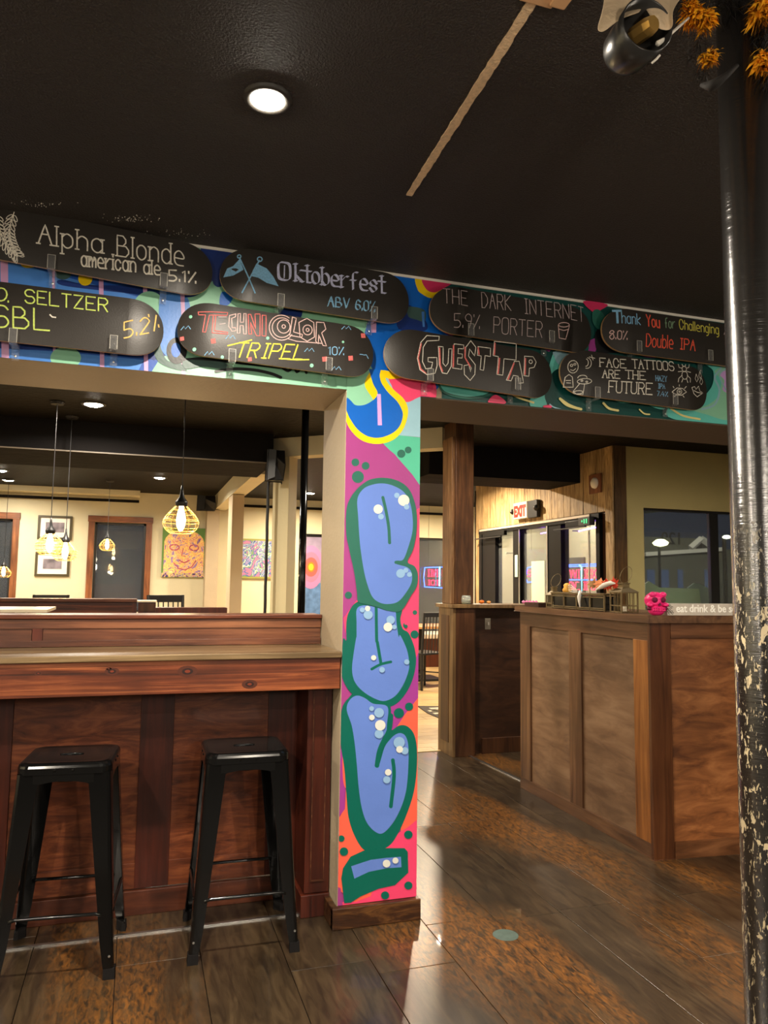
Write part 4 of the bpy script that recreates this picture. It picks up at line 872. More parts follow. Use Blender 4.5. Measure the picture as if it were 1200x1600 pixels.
# ------------------------------------------------------------------ FAR HALF WALL, POST
t = thing('half_wall', 'dark wooden half-height partition with a light switch, behind the host stand', 'partition', (2.7, 5.75, 0))
obj('side_frame', MB().box(2.395, 2.42, 5.62, 5.92, 0, 1.16), M_farlt, t, bev=.002)
obj('side_recess', MB().box(2.391, 2.396, 5.70, 5.86, .10, 1.10), M_far, t)
obj('front_pier', MB().box(2.42, 2.59, 5.62, 5.92, 0, 1.16), M_far, t, bev=.002)
obj('panel', MB().box(2.59, 3.9, 5.70, 5.92, .0, 1.16), wood('half_wall_panel', rgb(40, 22, 12), rgb(62, 36, 20), rgb(84, 52, 30), 'x', 1, .5, .3, 1.8), t)
obj('panel_base', MB().box(2.68, 3.9, 5.68, 5.70, 0, .12), M_far, t, bev=.002)
obj('cap', MB().box(2.375, 3.95, 5.60, 5.95, 1.16, 1.19), M_farlt, t, bev=.004)
tag(obj('wood_post', MB().box(2.44, 2.60, 5.68, 5.93, 1.191, ZC-.001).box(2.415, 2.44, 5.70, 5.90, 1.191, 2.56, 1), [wood('post_wood', rgb(50, 28, 13), rgb(80, 48, 24), rgb(104, 68, 38), 'z'), wood('post_side', rgb(84, 54, 30), rgb(122, 86, 54), rgb(158, 124, 86), 'z')], loc=(2.5, 5.8, 1.19), bev=.003), 'tall dark square wooden post standing on the half wall', 'post')
sw = thing('light_switch', 'silver switch plate on the dark half wall', 'switch', (2.735, 5.699, 1.03))
obj('plate', MB().box(2.71, 2.76, 5.694, 5.6995, .985, 1.075), mat('steel_plate', rgb(190, 182, 166), .35, metal=.7), sw, bev=.002); obj('toggle', MB().box(2.728, 2.742, 5.682, 5.694, 1.02, 1.045), M_white, sw, bev=.002)
t = thing('candle_jar', 'clear glass candle jar on the half wall beside the wooden post', 'candle jar', (2.52, 5.645, 1.191))
obj('glass_jar', MB().lathe((2.52, 5.645, 1.191), [(0, 0), (.034, 0), (.04, .02), (.04, .05), (.033, .07), (.030, .07), (.036, .05), (.036, .02), (0, .006)], 20), mat('jar_glass', (.9, .92, .86, 1), .08, trans=.8, ior=1.45), t, smooth=True)
obj('wax', MB().lathe((2.52, 5.645, 1.199), [(0, 0), (.031, 0), (.031, .022), (0, .022)], 16), mat('wax2', rgb(210, 214, 180), .5), t)
def pumpkin(c, r, m, label, name, cat):
    mb = MB(); n = 24; k_ = 10; v = []
    for i in range(k_+1):
        ph = math.pi*i/k_
        for j in range(n):
            th = 2*math.pi*j/n; q = r*(1+.08*math.cos(th*6)); v.append((c[0]+q*math.sin(ph)*math.cos(th), c[1]+q*math.sin(ph)*math.sin(th), c[2]+.75*r*(1+math.cos(ph))*(1-.12*math.cos(ph)**8)))
    mb.add(v, [(i*n+j, i*n+(j+1) % n, (i+1)*n+(j+1) % n, (i+1)*n+j) for i in range(k_) for j in range(n)])
    t = thing(name, label, cat, c); obj('body', mb, m, t, smooth=True); obj('stem', MB().tube([(c[0], c[1], c[2]+1.4*r), (c[0]+.004, c[1], c[2]+1.75*r)], [.005, .003], 6), M_far, t)
mo = mat('small_pumpkin_orange', rgb(230, 120, 40), .5)
pumpkin((2.72, 5.78, 1.191), .022, mo, 'small orange pumpkin on the half wall, nearer the wooden post', 'small_pumpkin', 'pumpkin')
pumpkin((2.775, 5.76, 1.191), .018, mat('small_pumpkin_pale', rgb(226, 160, 90), .5), 'smaller pale orange pumpkin next to the orange one on the half wall', 'small_pumpkin', 'pumpkin')
mb = MB()
for q in range(5): mb.tube([(3.10+.03*q, 5.78, 1.20), (3.11+.03*q, 5.77, 1.215)], .013, 8)
tag(obj('pink_garland', mb, mat('pink_glitter', rgb(236, 130, 190), .4), loc=(3.15, 5.78, 1.191), smooth=True), 'little pink garland lying on the half wall in front of the doors', 'garland')

# ------------------------------------------------------------------ RIGHT ROOM: street wall, door wall
gw = struct('wall_right', MB().box(4.31, 4.635, 6.2, 6.35, 0, ZC).box(4.635, 6.1, 6.2, 6.35, 0, .95).box(4.635, 6.1, 6.2, 6.35, 2.11, ZC).box(6.1, 9, 6.2, 6.35, 0, ZC), M_green)
obj('corner_board', MB().box(4.305, 4.435, 6.185, 6.199, 0, ZC-.001), wood('corner_board', rgb(52, 34, 14), rgb(84, 58, 28), rgb(112, 80, 42), 'z'), gw)
wn = struct('window_1', MB().box(4.635, 6.1, 6.26, 6.268, .95, 2.11), M_glass)
mb = MB()
for x in (4.637, 6.08): mb.box(x, x+.018, 6.23, 6.30, .952, 2.108)
mb.box(4.637, 6.1, 6.23, 6.30, 2.09, 2.108); mb.box(4.637, 6.1, 6.23, 6.30, .952, .975); mb.box(5.46, 5.56, 6.25, 6.30, .975, 2.09)
obj('window_frame', mb, M_satin, wn)
dw = struct('wall_street', MB().box(4.31, 4.43, 6.36, 6.40, 0, ZC).box(4.31, 4.43, 9.18, 9.32, 0, ZC).box(4.31, 4.43, 6.40, 9.18, 2.05, ZC), M_far)
ys = np.arange(6.2, 9.3, .125)
for i, y in enumerate(ys):
    z0 = 2.07 if 6.34 < y+.06 < 9.15 else 0.0; dx = random.uniform(0, .004)
    o = obj('plank', MB().box(4.29-dx, 4.305, y+.002, min(y+.123, 9.3), z0, ZC-.002), M_plankw, dw, bev=.002)
obj('corner_trim', MB().box(4.285, 4.30, 9.302, 9.322, 0, 2.6), M_blk, dw)
# the doors: black aluminium frames, glass, closers
MD = mat('black_anodised_frame', (.006, .006, .006, 1), .4, spec=.15)
dr = struct('door_1', MB().box(4.27, 4.40, 6.40, 6.46, 0, 2.05).box(4.27, 4.40, 9.08, 9.16, 0, 2.05).box(4.265, 4.40, 6.40, 9.16, 2.0, 2.06).box(4.28, 4.38, 7.13, 7.40, 0, 2.0).box(4.28, 4.38, 8.06, 8.22, 0, 2.0).box(4.28, 4.38, 8.70, 9.08, 0, 2.0), MD)
obj('white_header_rail', MB().box(4.255, 4.268, 6.55, 9.12, 2.035, 2.06), mat('header_alu', rgb(190, 176, 160), .4, metal=.4), dr)
for a, b_ in ((6.46, 7.13), (7.40, 8.06), (8.22, 8.70)):
    obj('glass_pane', MB().box(4.33, 4.336, a, b_, .10, 2.0), M_glass, dr); obj('bottom_rail', MB().box(4.29, 4.37, a, b_, 0, .1), MD, dr)
for a, b_, z_ in ((6.50, 6.95, 1.95), (8.35, 8.95, 1.95)):
    o = obj('door_closer', MB().box(4.225, 4.268, a, b_, z_, z_+.06), MD, dr, bev=.004); obj('closer_arm', MB().box(4.20, 4.225, a+.05, b_+.2, z_-.02, z_-.008), M_satin, o)
obj('aluminium_edge', MB().box(4.27, 4.279, 7.395, 7.415, 0, 2.0).box(4.27, 4.279, 8.045, 8.06, 0, 2.0).box(4.27, 4.279, 6.58, 6.60, .1, 1.9), M_chrome, dr)
obj('notice', MB().box(4.324, 4.329, 7.55, 7.85, .7, 1.62), mat('paper_notice', rgb(200, 190, 165), .8), dr)
obj('small_card', MB().box(4.262, 4.269, 8.07, 8.14, 1.44, 1.70), mat('greenish_card', rgb(150, 170, 158), .6), dr)
# exit sign
ex = thing('exit_sign', 'lit EXIT sign with red letters on the plank wall above the doors', 'exit sign', (4.28, 7.9, 2.12))
obj('housing', MB().box(4.235, 4.283, 7.56, 7.77, 2.11, 2.31), mat('exit_housing_black', (.01, .01, .01, 1), .4), ex, bev=.006)
obj('lit_face', MB().box(4.225, 4.283, 7.775, 8.10, 2.12, 2.31), mat('exit_face', rgb(214, 196, 160), .5, emit=rgb(255, 225, 180), es=.12), ex, bev=.004)
txt('lettering', 'EXIT', .17, mat('exit_red', rgb(220, 24, 12), .5, emit=rgb(255, 30, 12), es=.35), ex, (4.222-4.28, 8.085-7.9, .03), rot=(math.pi/2, 0, -math.pi/2), ext=.001, sx=.82, off=.011)
for yy in (8.13, 7.56): obj('lamp_head', MB().lathe((4.235, yy, 2.215), [(0, -.03), (.03, -.026), (.036, .01), (.018, .035), (0, .04)], 14, axis=(-1, .0, 0)), M_satin, ex, smooth=True)
t = thing('wall_detector', 'round white detector on a wooden plate above the right door', 'detector', (4.28, 6.44, 2.36))
obj('backing_board', MB().box(4.262, 4.28, 6.36, 6.56, 2.26, 2.45), M_trim, t, bev=.003); obj('detector', MB().lathe((4.262, 6.45, 2.36), [(0, .03), (.04, .028), (.052, .018), (.055, 0)], 24, axis=(-1, 0, 0)), M_white, t, smooth=True)
t = thing('exit_control_box', 'black box with green symbols at the top right corner of the doors', 'control box', (4.26, 6.5, 1.95))
obj('box_body', MB().box(4.20, 4.262, 6.46, 6.66, 1.945-.0, 2.03), M_satin, t, bev=.003)
obj('green_marks', MB().box(4.196, 4.199, 6.50, 6.52, 1.965, 2.01).box(4.196, 4.199, 6.54, 6.56, 1.965, 2.01).box(4.196, 4.199, 6.58, 6.60, 1.98, 2.0), mat('green_led', rgb(60, 180, 120), .5, emit=rgb(60, 200, 130), es=.6), t)
# neon signs and one sign's reflection (glass tubes)
NR = mat('neon_red', rgb(255, 30, 70), .4, emit=(1, .012, .05, 1), es=3.2); NB = mat('neon_blue', rgb(60, 90, 255), .4, emit=(.03, .10, 1, 1), es=4); NC = mat('neon_cyan', rgb(120, 220, 255), .4, emit=(.12, .6, 1, 1), es=4); NP = mat('neon_violet', rgb(170, 80, 255), .4, emit=(.35, .08, 1, 1), es=14)
def neon(label, M3, rows, border, mats_=(NR, NB), r=.006, bars=(), hold=(.1, .5, 1.6)):
    """M3 maps (s, z) sign units to the world"""
    t = thing('neon_sign', label, 'neon sign', tuple(M3(0, 0)))
    mb = MB()
    for body, a, b, z_, cap in rows:
        for st in text(body, (a, 0), (b, 0), cap): mb.tube([M3(x, z_-y) for x, y in st], r, 6)
    obj('red_lettering_tube', mb, mats_[0], t, smooth=True)
    mb = MB()
    for bd in border: mb.tube([M3(*p) for p in bd], r*1.1, 6)
    obj('blue_border_tube', mb, mats_[1], t, smooth=True)
    hold = (hold[0], hold[1], .42*(ZC-M3(0, 0).z)/max(.01, (M3(0, .42).z-M3(0, 0).z)))
    obj('hanging_wire', MB().tube([M3(hold[0], .43), M3(hold[0], hold[2])], .002, 5).tube([M3(hold[1], .43), M3(hold[1], hold[2])], .002, 5), M_satin, t)
    for bd in bars: obj('cyan_tube', MB().tube([M3(*p) for p in bd], r*1.6, 6), NC, t, smooth=True)
    return t
nA = onX(882, 905, 4.50); nB = onX(935, 905, 4.50); zA = onX(905, 921, 4.5).z; zB = onX(905, 884, 4.5).z
mp = lambda s_, z_: Vector((4.50, nA.y+(nB.y-nA.y)*s_/.63, zA+(zB-zA)*z_/.42))
neon('large red and blue neon sign seen through the right-hand door glass', mp, [('E VWI', .0, .30, .20, .15), ('IOX', .37, .60, .20, .15), ('AOWZ', .03, .30, .0, .13), ('IDO', .36, .58, .0, .13)],
     [[(-.02, .41), (.62, .41)], [(-.02, .44), (.62, .44)], [(.63, .43), (.63, -.05)], [(-.02, .17), (.62, .17)]], bars=[[(.30, .43), (.335, .40), (.335, -.08)]])
nC = onX(822, 905, 4.6); nD = onX(840, 905, 4.6); zC_ = onX(830, 905, 4.6).z; zD = onX(830, 884, 4.6).z
mp2 = lambda s_, z_: Vector((4.60, nC.y+(nD.y-nC.y)*s_/.2, zC_+(zD-zC_)*z_/.2))
neon('small red and white round neon seen through the middle door glass', mp2, [('SI', .03, .15, .04, .09)], [[(0, .02), (.03, .17), (.17, .2), (.2, .05), (.17, -.03), (.03, -.05), (0, .02)]])
nE = onY(662, 917, 12.38); nF = onY(699, 886, 12.38)  # glowing tubes built for the sign's reflection in the far window
mp3 = lambda s_, z_: Vector((nE.x+(nF.x-nE.x)*s_/.5, 12.38, nE.z+(nF.z-nE.z)*z_/.42))
neon('red and blue tubes standing for a neon reflection in the dark window right of the painted pillar', mp3, [('IIWI', .08, .30, .22, .14), ('IOI', .08, .31, .04, .10), ('II', .40, .48, .22, .14), ('II', .40, .48, .04, .10)],
     [[(.02, .40), (.46, .42)], [(.02, .40), (.0, .2), (.02, .0)], [(.02, .0), (.46, -.02)]], bars=[[(.335, .42), (.335, .02)]])
mb = MB().tube([(4.5, 8.72, 1.3), (4.5, 8.72, 1.9)], .006, 6); 
for y in (8.74,): pass
t = thing('neon_border_light', 'violet neon tubes framing the glass of the entry doors', 'neon light', (4.5, 7.5, 1.9))
obj('tube', MB().tube([(4.48, 6.50, 1.93), (4.48, 6.8, 1.95), (4.48, 7.1, 1.93)], .006, 6), NP, t, smooth=True); obj('tube', MB().tube([(4.48, 8.58, 1.15), (4.48, 8.58, 1.75)], .006, 6), NP, t, smooth=True); obj('tube', MB().tube([(4.48, 7.42, 1.97), (4.48, 7.9, 1.95)], .005, 6), NP, t, smooth=True); obj('clip', MB().box(4.405, 4.48, 6.50, 6.51, 1.925, 1.935).box(4.405, 4.48, 7.09, 7.10, 1.925, 1.935).box(4.38, 4.48, 7.42, 7.43, 1.965, 1.975).box(4.38, 4.48, 8.57, 8.59, 1.73, 1.75), M_satin, t)
# vestibule beyond the doors
struct('wall_vestibule', MB().box(5.6, 5.7, 7.62, 12.3, 0, ZC).box(4.5, 5.6, 9.6, 9.7, 0, ZC), M_cream)
tag(obj('vestibule_board', MB().box(5.56, 5.595, 8.7, 9.55, .3, 1.72), mat('slate_board', rgb(80, 82, 90), .5, vary=.3), loc=(5.58, 9.1, .3)), 'grey board on the far wall seen through the doors', 'board')
# outside street seen in the right window
MF = mat('night_facade', rgb(88, 88, 76), .8, vary=.25, noise=2)
def st(x, y, Y=20.0): p = onY(x, y, Y); return (p.x, Y, p.z)
a = st(1000, 838); b_ = st(1086, 838); g_ = [st(1077, 857), st(1094, 842), st(1116, 857)]
t = thing('street_building', 'grey building with a small gable across the street, seen in the right window', 'building', (a[0], 20, 0))
obj('facade', MB().box(a[0]-3, b_[0], 20, 20.4, 0, a[2]).box(b_[0], b_[0]+6, 20, 20.4, 0, g_[0][2]), MF, t); q = st(1006, 866); q2 = st(1127, 858)
obj('reflection_bar', MB().prism([(q[0], 19.9, q[2]-.06), (q2[0], 19.9, q2[2]-.06), (q2[0], 19.9, q2[2]+.06), (q[0], 19.9, q[2]+.06)], (0, .09, 0)), M_white, t)  # white bar modelled for a slanting reflection in the window glass
obj('gable', MB().prism([(x, 19.98, z_) for x, y, z_ in g_], (0, .3, 0)), M_dark, t)
for u_, v_ in zip(g_, g_[1:]): obj('gable_trim', MB().tube([(u_[0], 19.95, u_[2]), (v_[0], 19.95, v_[2])], .11, 4), M_white, t)
q = st(1066, 851); txt('lettering', '129', .55, M_blk, t, (q[0]-a[0], -.03, q[2]), ext=.01, sx=-1)
for x0_, x1_ in ((1010, 1022), (1030, 1044), (1058, 1066), (1100, 1108)):
    u_ = st(x0_, 890); v_ = st(x1_, 925); obj('shop_window', MB().box(u_[0], v_[0], 19.95, 19.99, v_[2], u_[2]), mat('dim_shop_window', (.02, .03, .05, 1), .3, emit=(.25, .4, .8, 1), es=.05), t)
def lampo(c, r, label, es, col):
    t = thing('street_lamp', label, 'street lamp', (c[0], c[1], 0))
    obj('lamp_glass', MB().lathe(c, [(0, -r*.5), (r*.8, -r*.3), (r, 0), (r*.5, r*.4), (0, r*.45)], 20), mat('street_glow_%d' % es, (1, 1, .8, 1), .5, emit=col, es=es*.6), t, smooth=True)
    obj('lamp_post', MB().tube([(c[0], c[1]+.05, 0), (c[0], c[1]+.05, c[2]+r*.45)], .03, 8), M_satin, t)
lampo(onY(1032, 848, 14), .17, 'glowing yellow-green street lamp seen in the left half of the right window', 7, (1, 1, .45, 1))
lampo(onY(1135, 839, 9.0), .06, 'small white street lamp near the right side of the right window', 4, (1, 1, .75, 1))
t = thing('added_street_light', 'added unseen street light brightening the facade, above the right window', 'street lamp', (13.5, 12.5, 0))  # added out of view to light the building across the street
obj('post', MB().tube([(13.5, 12.5, 0), (13.5, 12.5, 7)], .06, 8), M_satin, t); obj('head', MB().box(13.3, 13.7, 12.4, 13.0, 7, 7.1), M_satin, t)
l = bpy.data.lights.new('l', 'POINT'); l.energy = 900; l.color = (1, .95, .75); l.shadow_soft_size = .15; o = bpy.data.objects.new('street_glow', l); link(o, t); o.location = (0, .3, 6.9)
mg = mat('pale_green_board', rgb(172, 200, 150), .5)
pp = [onY(x, y, 6.55) for x, y in ((1008, 941), (1008, 912), (1014, 908), (1020, 912), (1030, 918), (1092, 920), (1095, 945))]; pp = [(p.x, 6.55, p.z) for p in pp]+[(onY(1095, 945, 6.55).x, 6.55, 0), (onY(1008, 941, 6.55).x, 6.55, 0)]
tag(obj('cutout_board', MB().prism(pp, (0, .02, 0)), mg, loc=(5.0, 6.56, 0)), 'pale green cut-out board outside, left bottom of the right window', 'board')
pp = [(onY(x, y, 6.6).x, 6.6, onY(x, y, 6.6).z) for x, y in ((1075, 918), (1085, 911), (1093, 912), (1112, 922), (1118, 930), (1120, 945))]; pp += [(pp[-1][0], 6.6, 0), (pp[0][0], 6.6, 0)]
tag(obj('cutout_board', MB().prism(pp, (0, .02, 0)), mat('pale_grey_green_board', rgb(140, 165, 145), .5), loc=(5.5, 6.61, 0)), 'grey-green rounded cut-out board outside, right bottom of the right window', 'board')

# ------------------------------------------------------------------ BACK WALL
# window openings in the back wall: (x0, x1, z0, z1)
W = [(-2.9, -1.80, .85, 2.22), (-.66, .09, .85, 2.22), (4.5, 5.6, .4, 2.14)]
mb = MB(); xs = [-5]+[v for w_ in W for v in w_[:2]]+[6.5]
for a, b_ in ((-5, -2.9), (-1.80, -.66), (.09, 4.5), (5.6, 6.5)): mb.box(a, b_, 12.4, 12.6, 0, ZC)
for a, b_, c, d in W: mb.box(a, b_, 12.4, 12.6, 0, c); mb.box(a, b_, 12.4, 12.6, d, ZC)
bw = struct('wall_back', mb, M_cream)
for i, (a, b_, c, d) in enumerate(W):
    wn = struct('window_%d' % (i+2), MB().box(a, b_, 12.47, 12.476, c, d), M_glass)
    fr = MB(); f2 = MB()
    if i < 2:
        fr.box(a-.09, a, 12.37, 12.40, c, d); fr.box(b_, b_+.09, 12.37, 12.40, c, d); obj('window_frame', fr, M_trim, wn, bev=.003)
        obj('head_casing', MB().box(a-.1, b_+.1, 12.365, 12.40, d, d+.095), wood('head_casing', rgb(92, 50, 24), rgb(132, 78, 42), rgb(160, 102, 58), 'x'), wn, bev=.003)
    f2.box(a, a+.035, 12.44, 12.50, c, d); f2.box(b_-.035, b_, 12.44, 12.50, c, d); f2.box(a, b_, 12.44, 12.50, d-.035, d); f2.box(a, b_, 12.44, 12.50, c, c+.03)
    obj('sash', f2, M_satin, wn)
# pipe and soffit
def rod(name, a, b, r, m, label, cat): return tag(obj(name, MB().tube([a, b], r, 12), m, loc=a, smooth=True), label, cat)
rod('wall_pipe', (-4.5, 12.34, 2.55), (-.03, 12.34, 2.555), .022, M_blk, 'black pipe along the top of the back wall, left part', 'pipe')
rod('wall_pipe', (1.3, 12.34, 2.56), (6.3, 12.34, 2.56), .022, M_blk, 'black pipe along the top of the back wall, right of the cream columns', 'pipe')
struct('trim_2', B(-4.8, -.02, 12.1, 12.399, 2.62, 2.699), M_cream)
# framed photos (plain generic prints)
def picture(x0, x1, z0, z1, label, seed):
    t = thing('framed_photo', label, 'picture', ((x0+x1)/2, 12.39, z0)); f = .035
    fr = MB().box(x0, x1, 12.37, 12.395, z0, z0+f).box(x0, x1, 12.37, 12.395, z1-f, z1).box(x0, x0+f, 12.37, 12.395, z0+f, z1-f).box(x1-f, x1, 12.37, 12.395, z0+f, z1-f)
    obj('frame', fr, mat('olive_frame', rgb(66, 58, 34), .4), t, bev=.003); obj('mat_board', MB().box(x0+f, x1-f, 12.385, 12.393, z0+f, z1-f), M_white, t)
    obj('print', MB().box(x0+.11, x1-.11, 12.382, 12.384, z0+.11, z1-.10), mat('print_%d' % seed, rgb(150, 140, 150), .6, vary=.85, noise=seed), t)
picture(-1.46, -.98, 1.93, 2.29, 'upper small framed photograph between the back windows', 9)
picture(-1.47, -.99, 1.38, 1.74, 'lower small framed photograph between the back windows', 6)
def paint(name, pal, scale, dist, seed):
    """loose swirling brushwork"""
    m = bpy.data.materials.new(name); m.use_nodes = True; nt = m.node_tree; b = nt.nodes['Principled BSDF']; tc = nt.nodes.new('ShaderNodeTexCoord')
    n = nt.nodes.new('ShaderNodeTexNoise'); n.inputs['Scale'].default_value = scale; n.inputs['Detail'].default_value = 3; n.inputs['Distortion'].default_value = dist
    mp_ = nt.nodes.new('ShaderNodeMapping'); mp_.inputs['Location'].default_value = (seed, 0, seed); nt.links.new(tc.outputs['Object'], mp_.inputs[0]); nt.links.new(mp_.outputs[0], n.inputs['Vector'])
    r = nt.nodes.new('ShaderNodeValToRGB'); r.color_ramp.interpolation = 'CONSTANT'; e = r.color_ramp.elements; e[0].color = rgb(*pal[0]); e[0].position = 0; e[1].position = .99; e[1].color = rgb(*pal[-1])
    for i, c in enumerate(pal[1:-1]): k_ = e.new(.3+.4*(i+.5)/len(pal)); k_.color = rgb(*c)
    nt.links.new(n.outputs['Fac'], r.inputs[0]); nt.links.new(r.outputs[0], b.inputs['Base Color']); b.inputs['Roughness'].default_value = .5; return m
t = thing('swirl_painting', 'yellow and pink swirling face painting with green corners beside the wire pendant', 'painting', (.68, 12.39, 1.4))
obj('canvas', MB().box(.34, 1.01, 12.365, 12.395, 1.39, 2.17), mat('green_canvas', rgb(92, 130, 60), .6), t, bev=.002)
arc = [(.37, 12.3635, 1.44), (.37, 12.3635, 1.95)]+[(.675-.305*math.cos(a_), 12.3635, 1.93+.21*math.sin(a_)) for a_ in np.linspace(.1, math.pi-.1, 12)]+[(.98, 12.3635, 1.95), (.98, 12.3635, 1.44)]
obj('brushwork', MB().prism(arc, (0, .001, 0)), paint('brush_yellow', [(90, 90, 150), (196, 120, 150), (240, 200, 90), (240, 170, 110), (250, 220, 120), (216, 130, 120), (250, 210, 140), (150, 120, 170), (230, 190, 60)], 4.5, 3.2, 2), t)
face = MB()
for sx in (-1, 1): face.tube([(.675+sx*.15+.07*math.cos(a_), 12.362, 1.86+.045*math.sin(a_)) for a_ in np.linspace(0, 6.28, 14)], .010, 5)
face.tube([(.60, 12.362, 1.66), (.68, 12.362, 1.62), (.76, 12.362, 1.66)], .010, 5); face.tube([(.66, 12.362, 1.85), (.64, 12.362, 1.73), (.70, 12.362, 1.72)], .007, 5)
face.tube([(.52, 12.362, 1.62), (.60, 12.362, 1.53), (.70, 12.362, 1.51), (.80, 12.362, 1.56), (.86, 12.362, 1.66)], .008, 5)
obj('face_lines', face, mat('brush_mauve', rgb(190, 90, 120), .5), t)
for q in range(9): pass
obj('lower_strokes', MB().box(.345, 1.0, 12.3625, 12.364, 1.395, 1.46), paint('brush_blue', [(60, 80, 150), (236, 200, 40), (90, 110, 170), (236, 210, 60), (200, 120, 160), (40, 50, 90), (180, 190, 210)], 9, 3, 5), t)
t = thing('blue_painting', 'blue and violet swirling painting on the wall between the cream columns', 'painting', (1.8, 12.39, 1.4))
obj('canvas', MB().box(1.44, 2.2, 12.365, 12.395, 1.39, 2.03), mat('olive_canvas', rgb(140, 140, 70), .6), t)
obj('brushwork', MB().box(1.49, 2.19, 12.362, 12.364, 1.42, 2.0), paint('brush_bluegreen', [(40, 60, 110), (90, 130, 170), (150, 130, 180), (60, 100, 150), (190, 200, 190), (110, 140, 90), (60, 90, 160), (170, 110, 140), (220, 200, 110)], 3.4, 3.2, 9), t)
t = thing('sunset_painting', 'tall violet and blue painting with a glowing orange sun, beside the black pole', 'painting', (2.9, 12.39, .7))
obj('canvas', MB().box(2.58, 3.3, 12.365, 12.395, .70, 2.10), mat('violet_canvas', rgb(140, 128, 156), .5, vary=.4, noise=5), t)
obj('black_top_edge', MB().box(2.57, 3.3, 12.36, 12.364, 2.09, 2.14), M_blk, t)
sc = onY(486, 886, 12.36)
for i, (rx, rz_, c) in enumerate(((.21, .36, (158, 108, 152)), (.16, .25, (190, 100, 130)), (.115, .16, (226, 76, 70)), (.065, .085, (250, 100, 20)), (.04, .055, (255, 180, 30)))):
    obj('sun_ring' if i < 4 else 'sun', MB().prism([(min(sc.x+rx*math.cos(a_), 3.29) if True else 0, 12.3625-.0006*i, sc.z+rz_*math.sin(a_)) for a_ in np.linspace(0, 2*math.pi, 24, False)], (0, .001, 0)), mat('sun_%d' % i, rgb(*c), .5), t)
obj('blue_lower_wash', MB().prism([(2.585, 12.3638, .72), (2.585, 12.3638, 1.25), (2.75, 12.3638, 1.38), (2.95, 12.3638, 1.30), (3.1, 12.3638, 1.42), (3.29, 12.3638, 1.2), (3.29, 12.3638, .72)], (0, .0008, 0)), mat('blue_wash', rgb(84, 120, 168), .5, vary=.5, noise=12), t)

# ------------------------------------------------------------------ BULKHEAD, BEAMS, COLUMNS
struct('trim_3', B(-4.9, 1.14, 6.9, 7.9, 2.43, ZC-.001), M_blk)
struct('trim_4', B(2.62, 4.284, 6.75, 7.40, 2.40, ZC-.001), M_blk)
obj('seam_bead', MB().box(-4.9, 1.1, 6.89, 6.899, 2.43, 2.44), mat('grey_seam', rgb(110, 100, 88), .5), bpy.data.objects['trim_3'])
a = Vector((1.17, 7.08, 0)); b_ = Vector((2.45, 6.0, 0)); dgm = (b_-a).normalized(); c = (a+b_)/2; nrm = Vector((-dgm.y, dgm.x, 0)); c2 = c+nrm*.08
struct('trim_5', MB().obox((c2.x, c2.y), (dgm.x, dgm.y), (b_-a).length/2, .08, 2.52, ZC-.001), M_cream)
cc = a+dgm*.09+nrm*.08
tag(obj('cream_column', MB().obox((cc.x, cc.y), (dgm.x, dgm.y), .085, .078, 0, 2.519), mat('column_paint', rgb(196, 184, 146), .6, bump=.1), loc=(cc.x, cc.y, 0), bev=.003), 'cream square column with a black speaker mounted near its top', 'column')
tag(obj('cream_column', MB().box(1.12, 1.27, 9.86, 10.3, 0, 2.46), mat('column_paint2', rgb(186, 168, 138), .6, bump=.1), loc=(1.2, 10.1, 0), bev=.003), 'cream column under the ceiling beam, left of the blue painting', 'column')
struct('trim_6', B(1.12, 1.30, 7.91, 12.39, 2.47, ZC-.001), M_cream)
struct('trim_7', B(.99, 1.18, 12.1, 12.399, 0, 2.45), M_greige)
def speaker(name, label, c, s, h_):
    t = thing(name, label, 'speaker', c); x, y, z_ = c
    obj('cabinet', MB().prism([(x-s, y, z_), (x+s, y+.03, z_), (x+s*1.1, y-.02, z_+h_*.5), (x+s, y+.03, z_+h_), (x-s, y, z_+h_)], (0, .12, 0)).prism([(x-s, y, z_), (x-s, y, z_+h_), (x-s*.2, y-.05, z_+h_*.96), (x-s*.2, y-.05, z_+h_*.04)], (.02, .1, 0)), M_satin, t, bev=.008)
    obj('bracket', MB().tube([(x, y+.1, z_+h_*.5), (x+.08, y+.18, z_+h_*.5)], .012, 8), M_satin, t)
sp0 = onY(430, 750, 6.85)
speaker('wall_speaker', 'black speaker hanging on the cream column behind the bar', (sp0.x+.0, 6.82, sp0.z+.0), .075, .27)
sp1 = onY(322, 797, 11.9)
speaker('wall_speaker', 'small black speaker in the corner above the yellow painting', (sp1.x, 11.9, sp1.z), .13, .22)
mb = MB(); cp = []
for i in range(40): cp.append((1.118+.0015*math.sin(i*1.3), 7.0, 2.42-i*.062))
tag(obj('speaker_cable', MB().tube(cp, .014, 8), M_satin, loc=(1.118, 7.0, 0), smooth=True), 'black cable conduit running down beside the cream column from the speaker', 'cable')
pc = onY(474, 800, 5.2); 
tag(obj('support_pole', MB().tube([(pc.x, 5.2, 0), (pc.x, 5.2, ZC-.001)], .026, 20), M_gloss, loc=(pc.x, 5.2, 0), smooth=True), 'slim glossy black support pole just left of the painted pillar', 'pole')

